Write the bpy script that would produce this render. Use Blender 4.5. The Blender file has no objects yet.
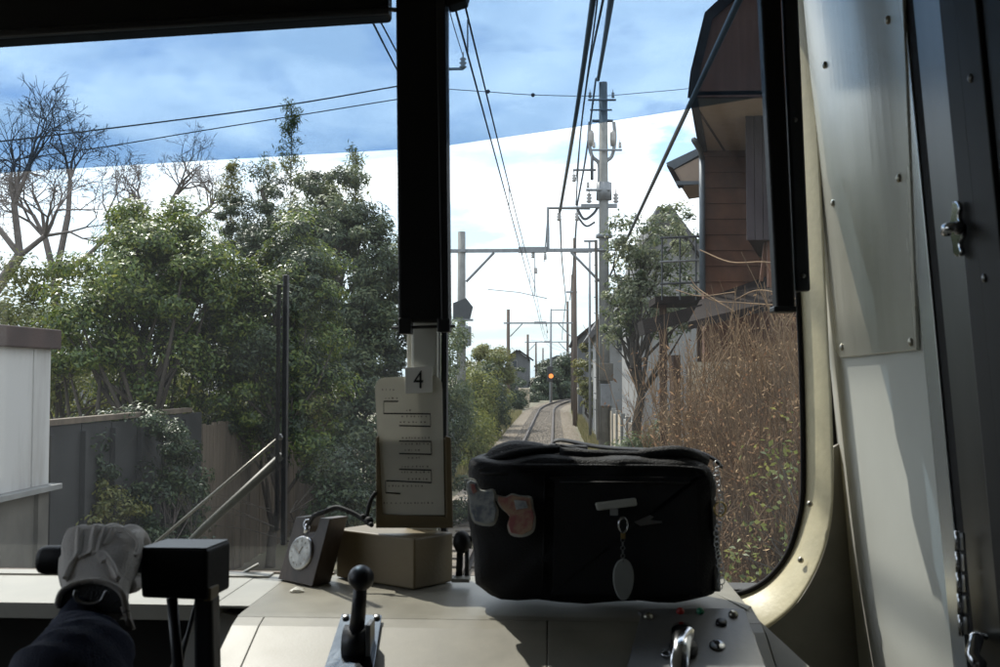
import bpy, bmesh, math, random
import numpy as np
from mathutils import Vector, Matrix, Euler

S = bpy.context.scene
COL = S.collection
R = math.radians
PI = math.pi
# ------------------------------------------------------------------ camera
PITCH = math.atan(0.0425)
YAW = math.asin(0.055 / math.sqrt(1 + 0.055**2 + 0.0425**2))
EYE = Vector((0, 0, 2.6))
cam_d = bpy.data.cameras.new("camera")
cam_d.sensor_width = 36.0
cam_d.lens = 36.0
cam_d.clip_start = 0.03
cam_d.clip_end = 4000
cam = bpy.data.objects.new("camera", cam_d)
cam.location = EYE
cam.rotation_euler = (R(90) + PITCH, 0, YAW)
COL.objects.link(cam)
S.camera = cam
cam_d.dof.use_dof = True
cam_d.dof.focus_distance = 12.0
cam_d.dof.aperture_fstop = 16.0

# ------------------------------------------------------------------ world and sun
SUN_EL, SUN_AZ = 55.5, 38.0            # degrees; azimuth left of straight ahead
S.view_settings.view_transform = 'Standard'
S.view_settings.look = 'None'
S.view_settings.exposure = 0.4
S.view_settings.gamma = 1.0
W = bpy.data.worlds.new("World")
S.world = W
W.use_nodes = True
nt = W.node_tree
for n in list(nt.nodes): nt.nodes.remove(n)
def wn(t, **k):
    n = nt.nodes.new(t)
    for a, b in k.items(): setattr(n, a, b)
    return n
out = wn('ShaderNodeOutputWorld'); bg = wn('ShaderNodeBackground')
bg.inputs['Strength'].default_value = 0.15
sky = wn('ShaderNodeTexSky', sky_type='NISHITA', sun_disc=False)
sky.sun_elevation = R(SUN_EL)
sky.sun_rotation = R(-SUN_AZ)
sky.air_density = 1.0; sky.dust_density = 1.2; sky.ozone_density = 1.5
tc = wn('ShaderNodeTexCoord')
sep = wn('ShaderNodeSeparateXYZ'); nt.links.new(tc.outputs['Generated'], sep.inputs[0])
zc = wn('ShaderNodeMath', operation='MAXIMUM'); zc.inputs[1].default_value = 0.0
nt.links.new(sep.outputs['Z'], zc.inputs[0])
zz = wn('ShaderNodeMath', operation='ADD'); zz.inputs[1].default_value = 0.16
nt.links.new(zc.outputs[0], zz.inputs[0])
dv = wn('ShaderNodeVectorMath', operation='DIVIDE')
nt.links.new(tc.outputs['Generated'], dv.inputs[0])
cmb = wn('ShaderNodeCombineXYZ')
for i in range(3): nt.links.new(zz.outputs[0], cmb.inputs[i])
nt.links.new(cmb.outputs[0], dv.inputs[1])
noi = wn('ShaderNodeTexNoise'); noi.inputs['Scale'].default_value = 1.7
noi.inputs['Detail'].default_value = 7; noi.inputs['Roughness'].default_value = 0.55
noi.inputs['Distortion'].default_value = 0.25
mp = wn('ShaderNodeMapping'); mp.inputs['Location'].default_value = (3.1, 0.6, 0.0)
nt.links.new(dv.outputs[0], mp.inputs['Vector']); nt.links.new(mp.outputs[0], noi.inputs['Vector'])
rmp = wn('ShaderNodeValToRGB')
rmp.color_ramp.elements[0].position = 0.36; rmp.color_ramp.elements[0].color = (0, 0, 0, 1)
rmp.color_ramp.elements[1].position = 0.51; rmp.color_ramp.elements[1].color = (1, 1, 1, 1)
nt.links.new(noi.outputs['Fac'], rmp.inputs[0])
# clouds of uneven brightness over the blue, then a thin haze towards the horizon, the same all round
cl = wn('ShaderNodeMath', operation='MULTIPLY'); cl.inputs[1].default_value = 0.92
nt.links.new(rmp.outputs[0], cl.inputs[0])
cn2 = wn('ShaderNodeTexNoise'); cn2.inputs['Scale'].default_value = 2.3; cn2.inputs['Detail'].default_value = 5
nt.links.new(mp.outputs[0], cn2.inputs['Vector'])
cr2 = wn('ShaderNodeValToRGB'); cr2.color_ramp.elements[0].position = 0.34; cr2.color_ramp.elements[1].position = 0.60
cr2.color_ramp.elements[0].color = (0.55, 0.63, 0.73, 1); cr2.color_ramp.elements[1].color = (0.95, 0.97, 1.0, 1)
nt.links.new(cn2.outputs['Fac'], cr2.inputs[0])
cs2 = wn('ShaderNodeVectorMath', operation='SCALE'); cs2.inputs['Scale'].default_value = 14.5
nt.links.new(cr2.outputs[0], cs2.inputs[0])
hsv = wn('ShaderNodeHueSaturation'); hsv.inputs['Saturation'].default_value = 1.15; hsv.inputs['Value'].default_value = 1.25
nt.links.new(sky.outputs[0], hsv.inputs['Color'])
mixc = wn('ShaderNodeMixRGB'); nt.links.new(cl.outputs[0], mixc.inputs['Fac'])
nt.links.new(hsv.outputs[0], mixc.inputs['Color1']); nt.links.new(cs2.outputs[0], mixc.inputs['Color2'])
hz = wn('ShaderNodeMapRange'); hz.inputs['From Min'].default_value = 0.0; hz.inputs['From Max'].default_value = 0.25
hz.inputs['To Min'].default_value = 0.9; hz.inputs['To Max'].default_value = 0.0
nt.links.new(zc.outputs[0], hz.inputs['Value'])
mix = wn('ShaderNodeMixRGB'); mix.inputs['Color2'].default_value = (4.1, 5.0, 5.6, 1)
nt.links.new(hz.outputs[0], mix.inputs['Fac']); nt.links.new(mixc.outputs[0], mix.inputs['Color1'])
nt.links.new(mix.outputs[0], bg.inputs['Color'])
nt.links.new(bg.outputs[0], out.inputs['Surface'])

TOSUN = Vector((-math.sin(R(SUN_AZ)) * math.cos(R(SUN_EL)), math.cos(R(SUN_AZ)) * math.cos(R(SUN_EL)), math.sin(R(SUN_EL))))
sl = bpy.data.lights.new("sun", 'SUN'); sl.energy = 4.2; sl.angle = R(0.5); sl.color = (1.0, 0.95, 0.87)
so = bpy.data.objects.new("sun", sl); COL.objects.link(so)
so.rotation_euler = (-TOSUN).to_track_quat('-Z', 'Y').to_euler()
so.location = (0, 0, 30)

# ------------------------------------------------------------------ measuring helpers
_right = Vector((math.cos(YAW), math.sin(YAW), 0))
_fwd = Vector((-math.sin(YAW) * math.cos(PITCH), math.cos(YAW) * math.cos(PITCH), math.sin(PITCH)))
_up = _right.cross(_fwd)
def ray(px, py): return _fwd + _right * ((px - 500) / 1000) + _up * ((333.5 - py) / 1000)
def pt(px, py, Y):
    d = ray(px, py); return EYE + d * (Y / d.y)
def ptz(px, py, Z):
    d = ray(px, py); return EYE + d * ((Z - EYE.z) / d.z)
def ptpl(px, py, n, k):                     # plane n.p = k
    d = ray(px, py); n = Vector(n); return EYE + d * ((k - n.dot(EYE)) / n.dot(d))

# ------------------------------------------------------------------ materials
MATS = {}
def mat(name, col, rough=0.6, metal=0.0, var=0.12, scale=8.0, bump=0.0, bscale=60.0, stretch=(1, 1, 1), col2=None, spec=0.5, coat=0.0, thr=(0.35, 0.65)):
    m = bpy.data.materials.new(name); m.use_nodes = True
    t = m.node_tree; b = t.nodes['Principled BSDF']
    b.inputs['Roughness'].default_value = rough; b.inputs['Metallic'].default_value = metal
    b.inputs['Specular IOR Level'].default_value = spec
    b.inputs['Coat Weight'].default_value = coat
    c = t.nodes.new('ShaderNodeTexCoord'); mpn = t.nodes.new('ShaderNodeMapping')
    mpn.inputs['Scale'].default_value = stretch
    t.links.new(c.outputs['Object'], mpn.inputs['Vector'])
    n = t.nodes.new('ShaderNodeTexNoise'); n.inputs['Scale'].default_value = scale; n.inputs['Detail'].default_value = 6
    n.inputs['Roughness'].default_value = 0.6
    t.links.new(mpn.outputs[0], n.inputs['Vector'])
    r = t.nodes.new('ShaderNodeValToRGB')
    if col2 is None:
        a = [max(0, x * (1 - var)) for x in col]; d = [min(1, x * (1 + var)) for x in col]
    else: a, d = col, col2
    r.color_ramp.elements[0].position = thr[0]; r.color_ramp.elements[1].position = thr[1]
    r.color_ramp.elements[0].color = (*a, 1); r.color_ramp.elements[1].color = (*d, 1)
    t.links.new(n.outputs['Fac'], r.inputs[0]); t.links.new(r.outputs[0], b.inputs['Base Color'])
    mr = t.nodes.new('ShaderNodeMapRange'); mr.inputs['To Min'].default_value = max(0.03, rough - 0.08); mr.inputs['To Max'].default_value = min(1, rough + 0.08)
    t.links.new(n.outputs['Fac'], mr.inputs['Value']); t.links.new(mr.outputs[0], b.inputs['Roughness'])
    if bump > 0:
        n2 = t.nodes.new('ShaderNodeTexNoise'); n2.inputs['Scale'].default_value = bscale; n2.inputs['Detail'].default_value = 4
        t.links.new(mpn.outputs[0], n2.inputs['Vector'])
        bp = t.nodes.new('ShaderNodeBump'); bp.inputs['Strength'].default_value = bump; bp.inputs['Distance'].default_value = 0.01
        t.links.new(n2.outputs['Fac'], bp.inputs['Height']); t.links.new(bp.outputs[0], b.inputs['Normal'])
    MATS[name] = m
    return m
def leafmat(name, cols, rough=0.42, trans=0.35, spec=0.5):
    m = bpy.data.materials.new(name); m.use_nodes = True
    t = m.node_tree; b = t.nodes['Principled BSDF']; o = t.nodes['Material Output']
    g = t.nodes.new('ShaderNodeNewGeometry'); r = t.nodes.new('ShaderNodeValToRGB')
    e = r.color_ramp.elements
    while len(e) < len(cols): e.new(0.5)
    for i, c in enumerate(cols):
        e[i].position = i / (len(cols) - 1); e[i].color = (*c, 1)
    t.links.new(g.outputs['Random Per Island'], r.inputs[0])
    t.links.new(r.outputs[0], b.inputs['Base Color'])
    b.inputs['Roughness'].default_value = rough
    b.inputs['Specular IOR Level'].default_value = spec
    tr = t.nodes.new('ShaderNodeBsdfTranslucent')
    hs = t.nodes.new('ShaderNodeHueSaturation'); hs.inputs['Value'].default_value = 1.6; hs.inputs['Hue'].default_value = 0.475
    t.links.new(r.outputs[0], hs.inputs['Color']); t.links.new(hs.outputs[0], tr.inputs['Color'])
    ms = t.nodes.new('ShaderNodeMixShader'); ms.inputs[0].default_value = trans
    t.links.new(b.outputs[0], ms.inputs[1]); t.links.new(tr.outputs[0], ms.inputs[2]); t.links.new(ms.outputs[0], o.inputs['Surface'])
    MATS[name] = m
    return m
def glassmat(name, tint, dust=0.0, refl=0.05, dustcol=(0.8, 0.85, 0.9)):
    m = bpy.data.materials.new(name); m.use_nodes = True
    t = m.node_tree; t.nodes.remove(t.nodes['Principled BSDF']); o = t.nodes['Material Output']
    tr = t.nodes.new('ShaderNodeBsdfTransparent'); tr.inputs['Color'].default_value = (*tint, 1)
    gl = t.nodes.new('ShaderNodeBsdfGlossy'); gl.inputs['Roughness'].default_value = 0.02
    lw = t.nodes.new('ShaderNodeLayerWeight'); pw = t.nodes.new('ShaderNodeMath'); pw.operation = 'POWER'; pw.inputs[1].default_value = 5.0
    t.links.new(lw.outputs['Facing'], pw.inputs[0])
    ml = t.nodes.new('ShaderNodeMath'); ml.operation = 'MULTIPLY_ADD'; ml.inputs[1].default_value = 1 - refl; ml.inputs[2].default_value = refl
    t.links.new(pw.outputs[0], ml.inputs[0])
    m1 = t.nodes.new('ShaderNodeMixShader'); t.links.new(ml.outputs[0], m1.inputs[0])
    t.links.new(tr.outputs[0], m1.inputs[1]); t.links.new(gl.outputs[0], m1.inputs[2])
    last = m1
    if dust > 0:
        c = t.nodes.new('ShaderNodeTexCoord'); n = t.nodes.new('ShaderNodeTexNoise'); n.inputs['Scale'].default_value = 3.0; n.inputs['Detail'].default_value = 8
        n.inputs['Roughness'].default_value = 0.7
        t.links.new(c.outputs['Object'], n.inputs['Vector'])
        mr = t.nodes.new('ShaderNodeMapRange'); mr.inputs['From Min'].default_value = 0.3; mr.inputs['From Max'].default_value = 0.75
        mr.inputs['To Min'].default_value = dust * 0.4; mr.inputs['To Max'].default_value = dust * 1.7
        t.links.new(n.outputs['Fac'], mr.inputs['Value'])
        tl = t.nodes.new('ShaderNodeBsdfTranslucent'); tl.inputs['Color'].default_value = (*dustcol, 1)
        m2 = t.nodes.new('ShaderNodeMixShader'); t.links.new(mr.outputs[0], m2.inputs[0])
        t.links.new(m1.outputs[0], m2.inputs[1]); t.links.new(tl.outputs[0], m2.inputs[2]); last = m2
    t.links.new(last.outputs[0], o.inputs['Surface'])
    MATS[name] = m
    return m
def emitmat(name, col, s):
    m = bpy.data.materials.new(name); m.use_nodes = True
    b = m.node_tree.nodes['Principled BSDF']
    b.inputs['Base Color'].default_value = (*col, 1); b.inputs['Emission Color'].default_value = (*col, 1); b.inputs['Emission Strength'].default_value = s
    MATS[name] = m
    return m

mat('black_rubber', (0.010, 0.009, 0.009), 0.75, bump=0.15, spec=0.25)
mat('black_cloth', (0.006, 0.006, 0.0075), 0.62, bump=0.4, bscale=420, spec=0.35)
mat('black_vinyl', (0.007, 0.0065, 0.007), 0.55, bump=0.06, bscale=160, spec=0.25)
mat('black_paint', (0.012, 0.012, 0.014), 0.42, bump=0.08, spec=0.5)
mat('blue_black', (0.022, 0.026, 0.032), 0.55)
mat('cream_paint', (0.64, 0.575, 0.38), 0.45, var=0.09, scale=14, bump=0.06, bscale=90)
mat('wall_paint', (0.54, 0.545, 0.495), 0.5, var=0.06, scale=2.2, bump=0.012, bscale=60)
mat('dash_paint', (0.205, 0.19, 0.15), 0.45, var=0.17, scale=9, bump=0.035, bscale=420, spec=0.4)
mat('dash_right', (0.19, 0.178, 0.14), 0.45, var=0.14, scale=9, bump=0.035, bscale=420, spec=0.4)
mat('box_tan', (0.15, 0.115, 0.062), 0.5, var=0.07, scale=7, bump=0.05, bscale=150)
mat('ledge_white', (0.31, 0.30, 0.26), 0.5, var=0.08, scale=8, bump=0.05)
mat('grey_panel', (0.34, 0.34, 0.32), 0.55, var=0.08)
mat('dark_wall', (0.035, 0.033, 0.03), 0.8)
mat('grey_low', (0.22, 0.21, 0.175), 0.6)
mat('ceiling_paint', (0.42, 0.42, 0.40), 0.7)
mat('floor_lino', (0.12, 0.12, 0.11), 0.7)
mat('brown_gasket', (0.10, 0.065, 0.035), 0.6)
mat('steel_plate', (0.60, 0.58, 0.50), 0.27, 0.45, var=0.10, scale=5, bump=0.04, bscale=60, stretch=(1, 1, 0.06))
mat('jamb_white', (0.86, 0.88, 0.88), 0.24, 0.8, var=0.05, scale=6, stretch=(1, 1, 0.04))
mat('steel', (0.45, 0.46, 0.47), 0.28, 1.0, var=0.12, scale=6, bump=0.06, bscale=300, stretch=(1, 1, 0.04))
mat('steel_dark', (0.20, 0.20, 0.20), 0.35, 1.0, var=0.15, scale=5, stretch=(1, 1, 0.08))
mat('chrome', (0.62, 0.63, 0.65), 0.12, 1.0, var=0.04)
mat('rivet_metal', (0.38, 0.36, 0.30), 0.35, 1.0)
mat('plate_metal', (0.15, 0.165, 0.18), 0.11, 1.0, var=0.12, scale=12, bump=0.03)
mat('plate_dark', (0.20, 0.20, 0.20), 0.42, 0.55, var=0.10, scale=9, bump=0.05)
mat('dark_brown', (0.012, 0.010, 0.009), 0.6, var=0.3, scale=10, stretch=(1, 1, 0.1))
mat('paper_white', (0.76, 0.74, 0.65), 0.75, var=0.07, scale=10)
mat('card_white', (0.80, 0.78, 0.70), 0.6, var=0.03)
mat('label_white', (0.88, 0.87, 0.82), 0.5, var=0.02)
mat('ink', (0.02, 0.02, 0.02), 0.8)
mat('ink_grey', (0.28, 0.25, 0.22), 0.8)
mat('wood_stand', (0.055, 0.040, 0.030), 0.45, var=0.3, scale=14, stretch=(4, 1, 1), bump=0.06)
mat('watch_face', (0.30, 0.31, 0.31), 0.25, col2=(0.62, 0.64, 0.63), scale=55, thr=(.35, .6), coat=0.6)
mat('brass', (0.45, 0.33, 0.14), 0.3, 1.0)
mat('cord_black', (0.015, 0.015, 0.016), 0.7)
mat('glove_cloth', (0.48, 0.445, 0.405), 0.9, var=0.06, scale=30, bump=0.35, bscale=350, spec=0.2)
mat('navy_cloth', (0.012, 0.016, 0.034), 0.85, var=0.2, bump=0.35, bscale=500, spec=0.25)
mat('skin', (0.50, 0.30, 0.21), 0.5, var=0.05)
mat('hair', (0.012, 0.010, 0.009), 0.6)
mat('seat_cloth', (0.03, 0.05, 0.05), 0.9)
mat('red_lamp', (0.35, 0.02, 0.015), 0.3); mat('green_lamp', (0.015, 0.20, 0.10), 0.3)
mat('badge_pale', (0.55, 0.58, 0.58), 0.4, col2=(0.25, 0.28, 0.34), scale=70, thr=(0.45, 0.6), coat=0.5)
mat('badge_pink', (0.55, 0.38, 0.26), 0.4, col2=(0.45, 0.16, 0.16), scale=60, thr=(0.42, 0.6), coat=0.5)
mat('clip_white', (0.55, 0.55, 0.50), 0.35)
mat('tag_grey', (0.32, 0.33, 0.31), 0.4)
glassmat('windscreen_glass', (0.97, 0.985, 0.98), dust=0.0065, refl=0.03)
glassmat('visor_tint', (0.495, 0.585, 0.68), refl=0.012)
for nm in ('paper_white', 'card_white'):          # paper and plastic card let some light through
    t_ = MATS[nm].node_tree; b_ = t_.nodes['Principled BSDF']; o_ = t_.nodes['Material Output']
    tl_ = t_.nodes.new('ShaderNodeBsdfTranslucent'); tl_.inputs['Color'].default_value = (0.74, 0.73, 0.68, 1)
    mm_ = t_.nodes.new('ShaderNodeMixShader'); mm_.inputs[0].default_value = 0.26
    t_.links.new(b_.outputs[0], mm_.inputs[1]); t_.links.new(tl_.outputs[0], mm_.inputs[2]); t_.links.new(mm_.outputs[0], o_.inputs['Surface'])
# outside
mat('soil', (0.12, 0.10, 0.07), 0.95, col2=(0.085, 0.085, 0.045), scale=0.6, bump=0.5, bscale=6)
mat('ballast', (0.125, 0.105, 0.08), 0.95, col2=(0.22, 0.185, 0.145), scale=14, bump=0.9, bscale=18)
mat('rail_steel', (0.03, 0.020, 0.016), 0.75, 0.0)
mat('wiper_grey', (0.05, 0.048, 0.03), 0.5)
mat('wiper_pale', (0.20, 0.19, 0.16), 0.4, 0.5)
mat('sleeper_wood', (0.13, 0.11, 0.09), 0.95)
mat('concrete', (0.19, 0.19, 0.18), 0.85, var=0.16, scale=3, bump=0.15, bscale=25)
mat('concrete_dark', (0.10, 0.092, 0.078), 0.9, var=0.25, scale=2, bump=0.2, bscale=15)
mat('pole_wood', (0.10, 0.075, 0.06), 0.9, var=0.25, scale=4, stretch=(1, 1, 0.1))
mat('galv', (0.22, 0.23, 0.24), 0.55, 0.5)
mat('wire_dark', (0.06, 0.065, 0.072), 0.7)
mat('cable_grey', (0.08, 0.09, 0.10), 0.6)
mat('porcelain', (0.30, 0.28, 0.26), 0.3)
mat('sheet_white', (0.24, 0.225, 0.20), 0.65, col2=(0.44, 0.43, 0.41), scale=2.5, thr=(0.3, 0.55), bump=0.1, bscale=10, stretch=(1, 1, 0.15))
mat('rust_roof', (0.045, 0.027, 0.022), 0.8, var=0.3, scale=3)
mat('fence_grey', (0.026, 0.026, 0.025), 0.8, var=0.25, scale=2.5, bump=0.1)
mat('fence_brown', (0.11, 0.085, 0.06), 0.85, var=0.3, scale=4, stretch=(1, 1, 0.12))
mat('bark', (0.055, 0.045, 0.035), 0.95, var=0.35, scale=8, bump=0.6, bscale=25, stretch=(1, 1, 0.3))
mat('bark_grey', (0.13, 0.11, 0.10), 0.95, var=0.3, scale=8)
leafmat('leaf_glossy', [(0.022, 0.040, 0.010), (0.050, 0.090, 0.017), (0.10, 0.15, 0.028), (0.18, 0.20, 0.045)], 0.36, 0.38, 0.45)
leafmat('leaf_dark', [(0.014, 0.027, 0.013), (0.030, 0.052, 0.022), (0.065, 0.085, 0.034)], 0.42, 0.25, 0.35)
leafmat('leaf_blue', [(0.042, 0.065, 0.035), (0.075, 0.105, 0.05), (0.125, 0.145, 0.06)], 0.45, 0.38, 0.4)
leafmat('leaf_silver', [(0.07, 0.09, 0.05), (0.13, 0.155, 0.085), (0.23, 0.25, 0.16)], 0.4, 0.4)
leafmat('leaf_yellow', [(0.07, 0.09, 0.02), (0.12, 0.13, 0.03), (0.17, 0.16, 0.04)], 0.5, 0.35)
leafmat('leaf_mid', [(0.055, 0.075, 0.02), (0.10, 0.125, 0.03), (0.165, 0.175, 0.05)], 0.5, 0.42, 0.4)
leafmat('grass_dry', [(0.09, 0.10, 0.035), (0.15, 0.14, 0.065), (0.19, 0.17, 0.09)], 0.8, 0.3, 0.2)
leafmat('leaf_dry', [(0.07, 0.042, 0.022), (0.19, 0.118, 0.056), (0.36, 0.25, 0.135)], 0.8, 0.25, 0.2)
mat('twig_dry', (0.15, 0.093, 0.048), 0.9, var=0.5, scale=3)
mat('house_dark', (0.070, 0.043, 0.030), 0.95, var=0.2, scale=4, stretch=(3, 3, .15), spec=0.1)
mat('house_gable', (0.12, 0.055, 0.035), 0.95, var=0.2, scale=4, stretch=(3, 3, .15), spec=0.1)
mat('house_soffit', (0.33, 0.25, 0.19), 0.8, var=0.06)
mat('house_siding', (0.105, 0.047, 0.027), 0.9, var=0.28, scale=2.5, bump=0.1)
mat('house_board', (0.030, 0.022, 0.025), 0.95, var=0.2, scale=3, stretch=(3, 3, 0.1))
mat('house_beige', (0.40, 0.33, 0.24), 0.8, var=0.08)
mat('plaster_white', (0.22, 0.215, 0.205), 0.85, var=0.08, scale=1)
mat('plaster_grey', (0.25, 0.25, 0.245), 0.85, var=0.10, scale=1)
mat('far_wall', (0.09, 0.092, 0.095), 0.9, var=0.15, scale=1)
mat('roof_tile', (0.085, 0.08, 0.08), 0.75, var=0.2)
mat('roof_brown', (0.022, 0.017, 0.015), 0.95, var=0.25, scale=5, spec=0.08)
mat('pipe_blue', (0.10, 0.12, 0.14), 0.5)
mat('window_dark', (0.03, 0.035, 0.04), 0.1)
mat('sign_back', (0.05, 0.055, 0.06), 0.6)
mat('post_white', (0.62, 0.62, 0.60), 0.6)
emitmat('signal_orange', (1.0, 0.27, 0.05), 0.75)

# ------------------------------------------------------------------ mesh helpers
class MB:
    def __init__(self): self.v = []; self.f = []
    def add(self, vs, fs):
        o = len(self.v); self.v += [Vector(p) for p in vs]; self.f += [[i + o for i in f] for f in fs]; return self
    def box(self, c, s, rot=None):
        c = Vector(c); hs = [x / 2 for x in s]; vs = []
        for z in (-1, 1):
            for y in (-1, 1):
                for x in (-1, 1):
                    p = Vector((x * hs[0], y * hs[1], z * hs[2]))
                    if rot is not None: p = rot @ p
                    vs.append(c + p)
        return self.add(vs, [[0, 2, 3, 1], [4, 5, 7, 6], [0, 1, 5, 4], [2, 6, 7, 3], [0, 4, 6, 2], [1, 3, 7, 5]])
    def prism(self, poly, vec):
        poly = [Vector(p) for p in poly]; vec = Vector(vec); n = len(poly)
        return self.add(poly + [p + vec for p in poly], [list(range(n))[::-1], list(range(n, 2 * n))] + [[i, (i + 1) % n, n + (i + 1) % n, n + i] for i in range(n)])
    def strip(self, a, b, vec):
        """a solid band between two curves a and b, thick along vec"""
        n = len(a); a = [Vector(p) for p in a]; b = [Vector(p) for p in b]; vec = Vector(vec)
        vs = a + b + [p + vec for p in a] + [p + vec for p in b]; fs = []
        for i in range(n - 1):
            fs += [[i, i + 1, n + i + 1, n + i], [2*n + i, 3*n + i, 3*n + i + 1, 2*n + i + 1], [i, 2*n + i, 2*n + i + 1, i + 1], [n + i, n + i + 1, 3*n + i + 1, 3*n + i]]
        fs += [[0, n, 3*n, 2*n], [n - 1, 3*n - 1, 4*n - 1, 2*n - 1]]
        return self.add(vs, fs)
    def tube(self, pts, r, n=8, flat=1.0, upv=None):
        pts = [Vector(p) for p in pts]; m = len(pts)
        rs = r if isinstance(r, (list, tuple)) else [r] * m
        vs = []; prev = None
        for i, p in enumerate(pts):
            t = (pts[min(i + 1, m - 1)] - pts[max(i - 1, 0)]).normalized()
            if prev is None:
                u = Vector(upv) if upv is not None else (Vector((0, 0, 1)) if abs(t.z) < 0.9 else Vector((1, 0, 0)))
            else: u = prev
            a = (u - t * u.dot(t)).normalized(); b = t.cross(a); prev = a
            for k in range(n):
                q = 2 * PI * (k + 0.5) / n
                vs.append(p + a * (math.cos(q) * rs[i] * flat) + b * (math.sin(q) * rs[i]))
        fs = [[i * n + k, i * n + (k + 1) % n, (i + 1) * n + (k + 1) % n, (i + 1) * n + k] for i in range(m - 1) for k in range(n)]
        fs += [list(range(n))[::-1], list(range((m - 1) * n, m * n))]
        return self.add(vs, fs)
    def lathe(self, prof, base, axis=(0, 0, 1), n=20):
        base = Vector(base); axis = Vector(axis).normalized()
        q = axis.to_track_quat('Z', 'Y'); vs = []
        for (r, h) in prof:
            for k in range(n):
                a = 2 * PI * k / n
                vs.append(base + q @ Vector((r * math.cos(a), r * math.sin(a), h)))
        m = len(prof)
        fs = [[i * n + k, i * n + (k + 1) % n, (i + 1) * n + (k + 1) % n, (i + 1) * n + k] for i in range(m - 1) for k in range(n)]
        fs += [list(range(n))[::-1], list(range((m - 1) * n, m * n))]
        return self.add(vs, fs)
    def ball(self, c, r, n=14, sc=(1, 1, 1)):
        c = Vector(c); m = n // 2; vs = []
        for i in range(m + 1):
            th = PI * (0.02 + 0.96 * i / m)
            for k in range(n):
                a = 2 * PI * k / n
                vs.append(c + Vector((r * sc[0] * math.sin(th) * math.cos(a), r * sc[1] * math.sin(th) * math.sin(a), r * sc[2] * math.cos(th))))
        fs = [[i * n + k, (i + 1) * n + k, (i + 1) * n + (k + 1) % n, i * n + (k + 1) % n] for i in range(m) for k in range(n)]
        fs += [list(range(n)), list(range(m * n, (m + 1) * n))[::-1]]
        return self.add(vs, fs)
    def torus(self, c, R_, r, axis=(0, 0, 1), n=20, k=8, sx=1.0, sy=1.0):
        c = Vector(c); q = Vector(axis).normalized().to_track_quat('Z', 'Y'); vs = []
        for i in range(n):
            a = 2 * PI * i / n
            for j in range(k):
                b = 2 * PI * j / k
                rr = R_ + r * math.cos(b)
                vs.append(c + q @ Vector((rr * math.cos(a) * sx, rr * math.sin(a) * sy, r * math.sin(b))))
        fs = [[i * k + j, ((i + 1) % n) * k + j, ((i + 1) % n) * k + (j + 1) % k, i * k + (j + 1) % k] for i in range(n) for j in range(k)]
        return self.add(vs, fs)
    def mesh(self, name, origin=(0, 0, 0), smooth=False, bevel=0.0, bseg=2):
        o = Vector(origin); me = bpy.data.meshes.new(name)
        me.from_pydata([p - o for p in self.v], [], self.f)
        bm = bmesh.new(); bm.from_mesh(me)
        bmesh.ops.recalc_face_normals(bm, faces=bm.faces)
        if bevel > 0:
            es = [e for e in bm.edges if len(e.link_faces) == 2 and e.calc_face_angle(0) > 0.5]
            bmesh.ops.bevel(bm, geom=es, offset=bevel, segments=bseg, affect='EDGES', profile=0.5, clamp_overlap=True)
        if smooth:
            for f in bm.faces: f.smooth = True
        bm.to_mesh(me); bm.free()
        if smooth == 'auto':
            pass
        return me
    def build(self, name, material, parent=None, smooth=False, bevel=0.0, bseg=2):
        return link(name, self.mesh(name, root_of(parent), smooth, bevel, bseg), material, parent)
def root_of(p):
    if p is None: return Vector((0, 0, 0))
    v = Vector((0, 0, 0))
    while p is not None: v = v + p.location; p = p.parent
    return v
def link(name, me, material, parent=None):
    o = bpy.data.objects.new(name, me)
    if material is not None:
        me.materials.clear()
        me.materials.append(MATS[material] if isinstance(material, str) else material)
    COL.objects.link(o)
    if parent is not None: o.parent = parent
    return o
def np_mesh(name, V, F, material, parent=None, smooth=False):
    V = np.asarray(V, dtype=np.float32) - np.array(root_of(parent), dtype=np.float32)
    F = np.asarray(F, dtype=np.int32); k = F.shape[1]
    me = bpy.data.meshes.new(name)
    me.vertices.add(len(V)); me.vertices.foreach_set('co', V.ravel())
    me.loops.add(F.size); me.loops.foreach_set('vertex_index', F.ravel())
    me.polygons.add(len(F)); me.polygons.foreach_set('loop_start', np.arange(0, F.size, k, dtype=np.int32))
    me.polygons.foreach_set('loop_total', np.full(len(F), k, dtype=np.int32))
    if smooth: me.polygons.foreach_set('use_smooth', np.ones(len(F), dtype=bool))
    me.update(calc_edges=True); me.validate()
    return link(name, me, material, parent)
def tag(o, label=None, cat=None, group=None, kind=None):
    if label: o['label'] = label
    if cat: o['category'] = cat
    if group: o['group'] = group
    if kind: o['kind'] = kind
    return o
def thing(name, loc, label, cat, group=None):
    o = bpy.data.objects.new(name, None); o.location = Vector(loc); o.empty_display_size = 0.1
    COL.objects.link(o); return tag(o, label, cat, group)
def struct(o): o['kind'] = 'structure'; return o
def bez(pts, n=8):
    """Catmull-Rom through pts"""
    P = [Vector(p) for p in pts]; P = [P[0] * 2 - P[1]] + P + [P[-1] * 2 - P[-2]]; res = []
    for i in range(1, len(P) - 2):
        for k in range(n):
            t = k / n; a, b, c, d = P[i - 1], P[i], P[i + 1], P[i + 2]
            res.append(0.5 * ((2 * b) + (c - a) * t + (2 * a - 5 * b + 4 * c - d) * t * t + (3 * b - a - 3 * c + d) * t ** 3))
    res.append(P[-2]); return res
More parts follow.
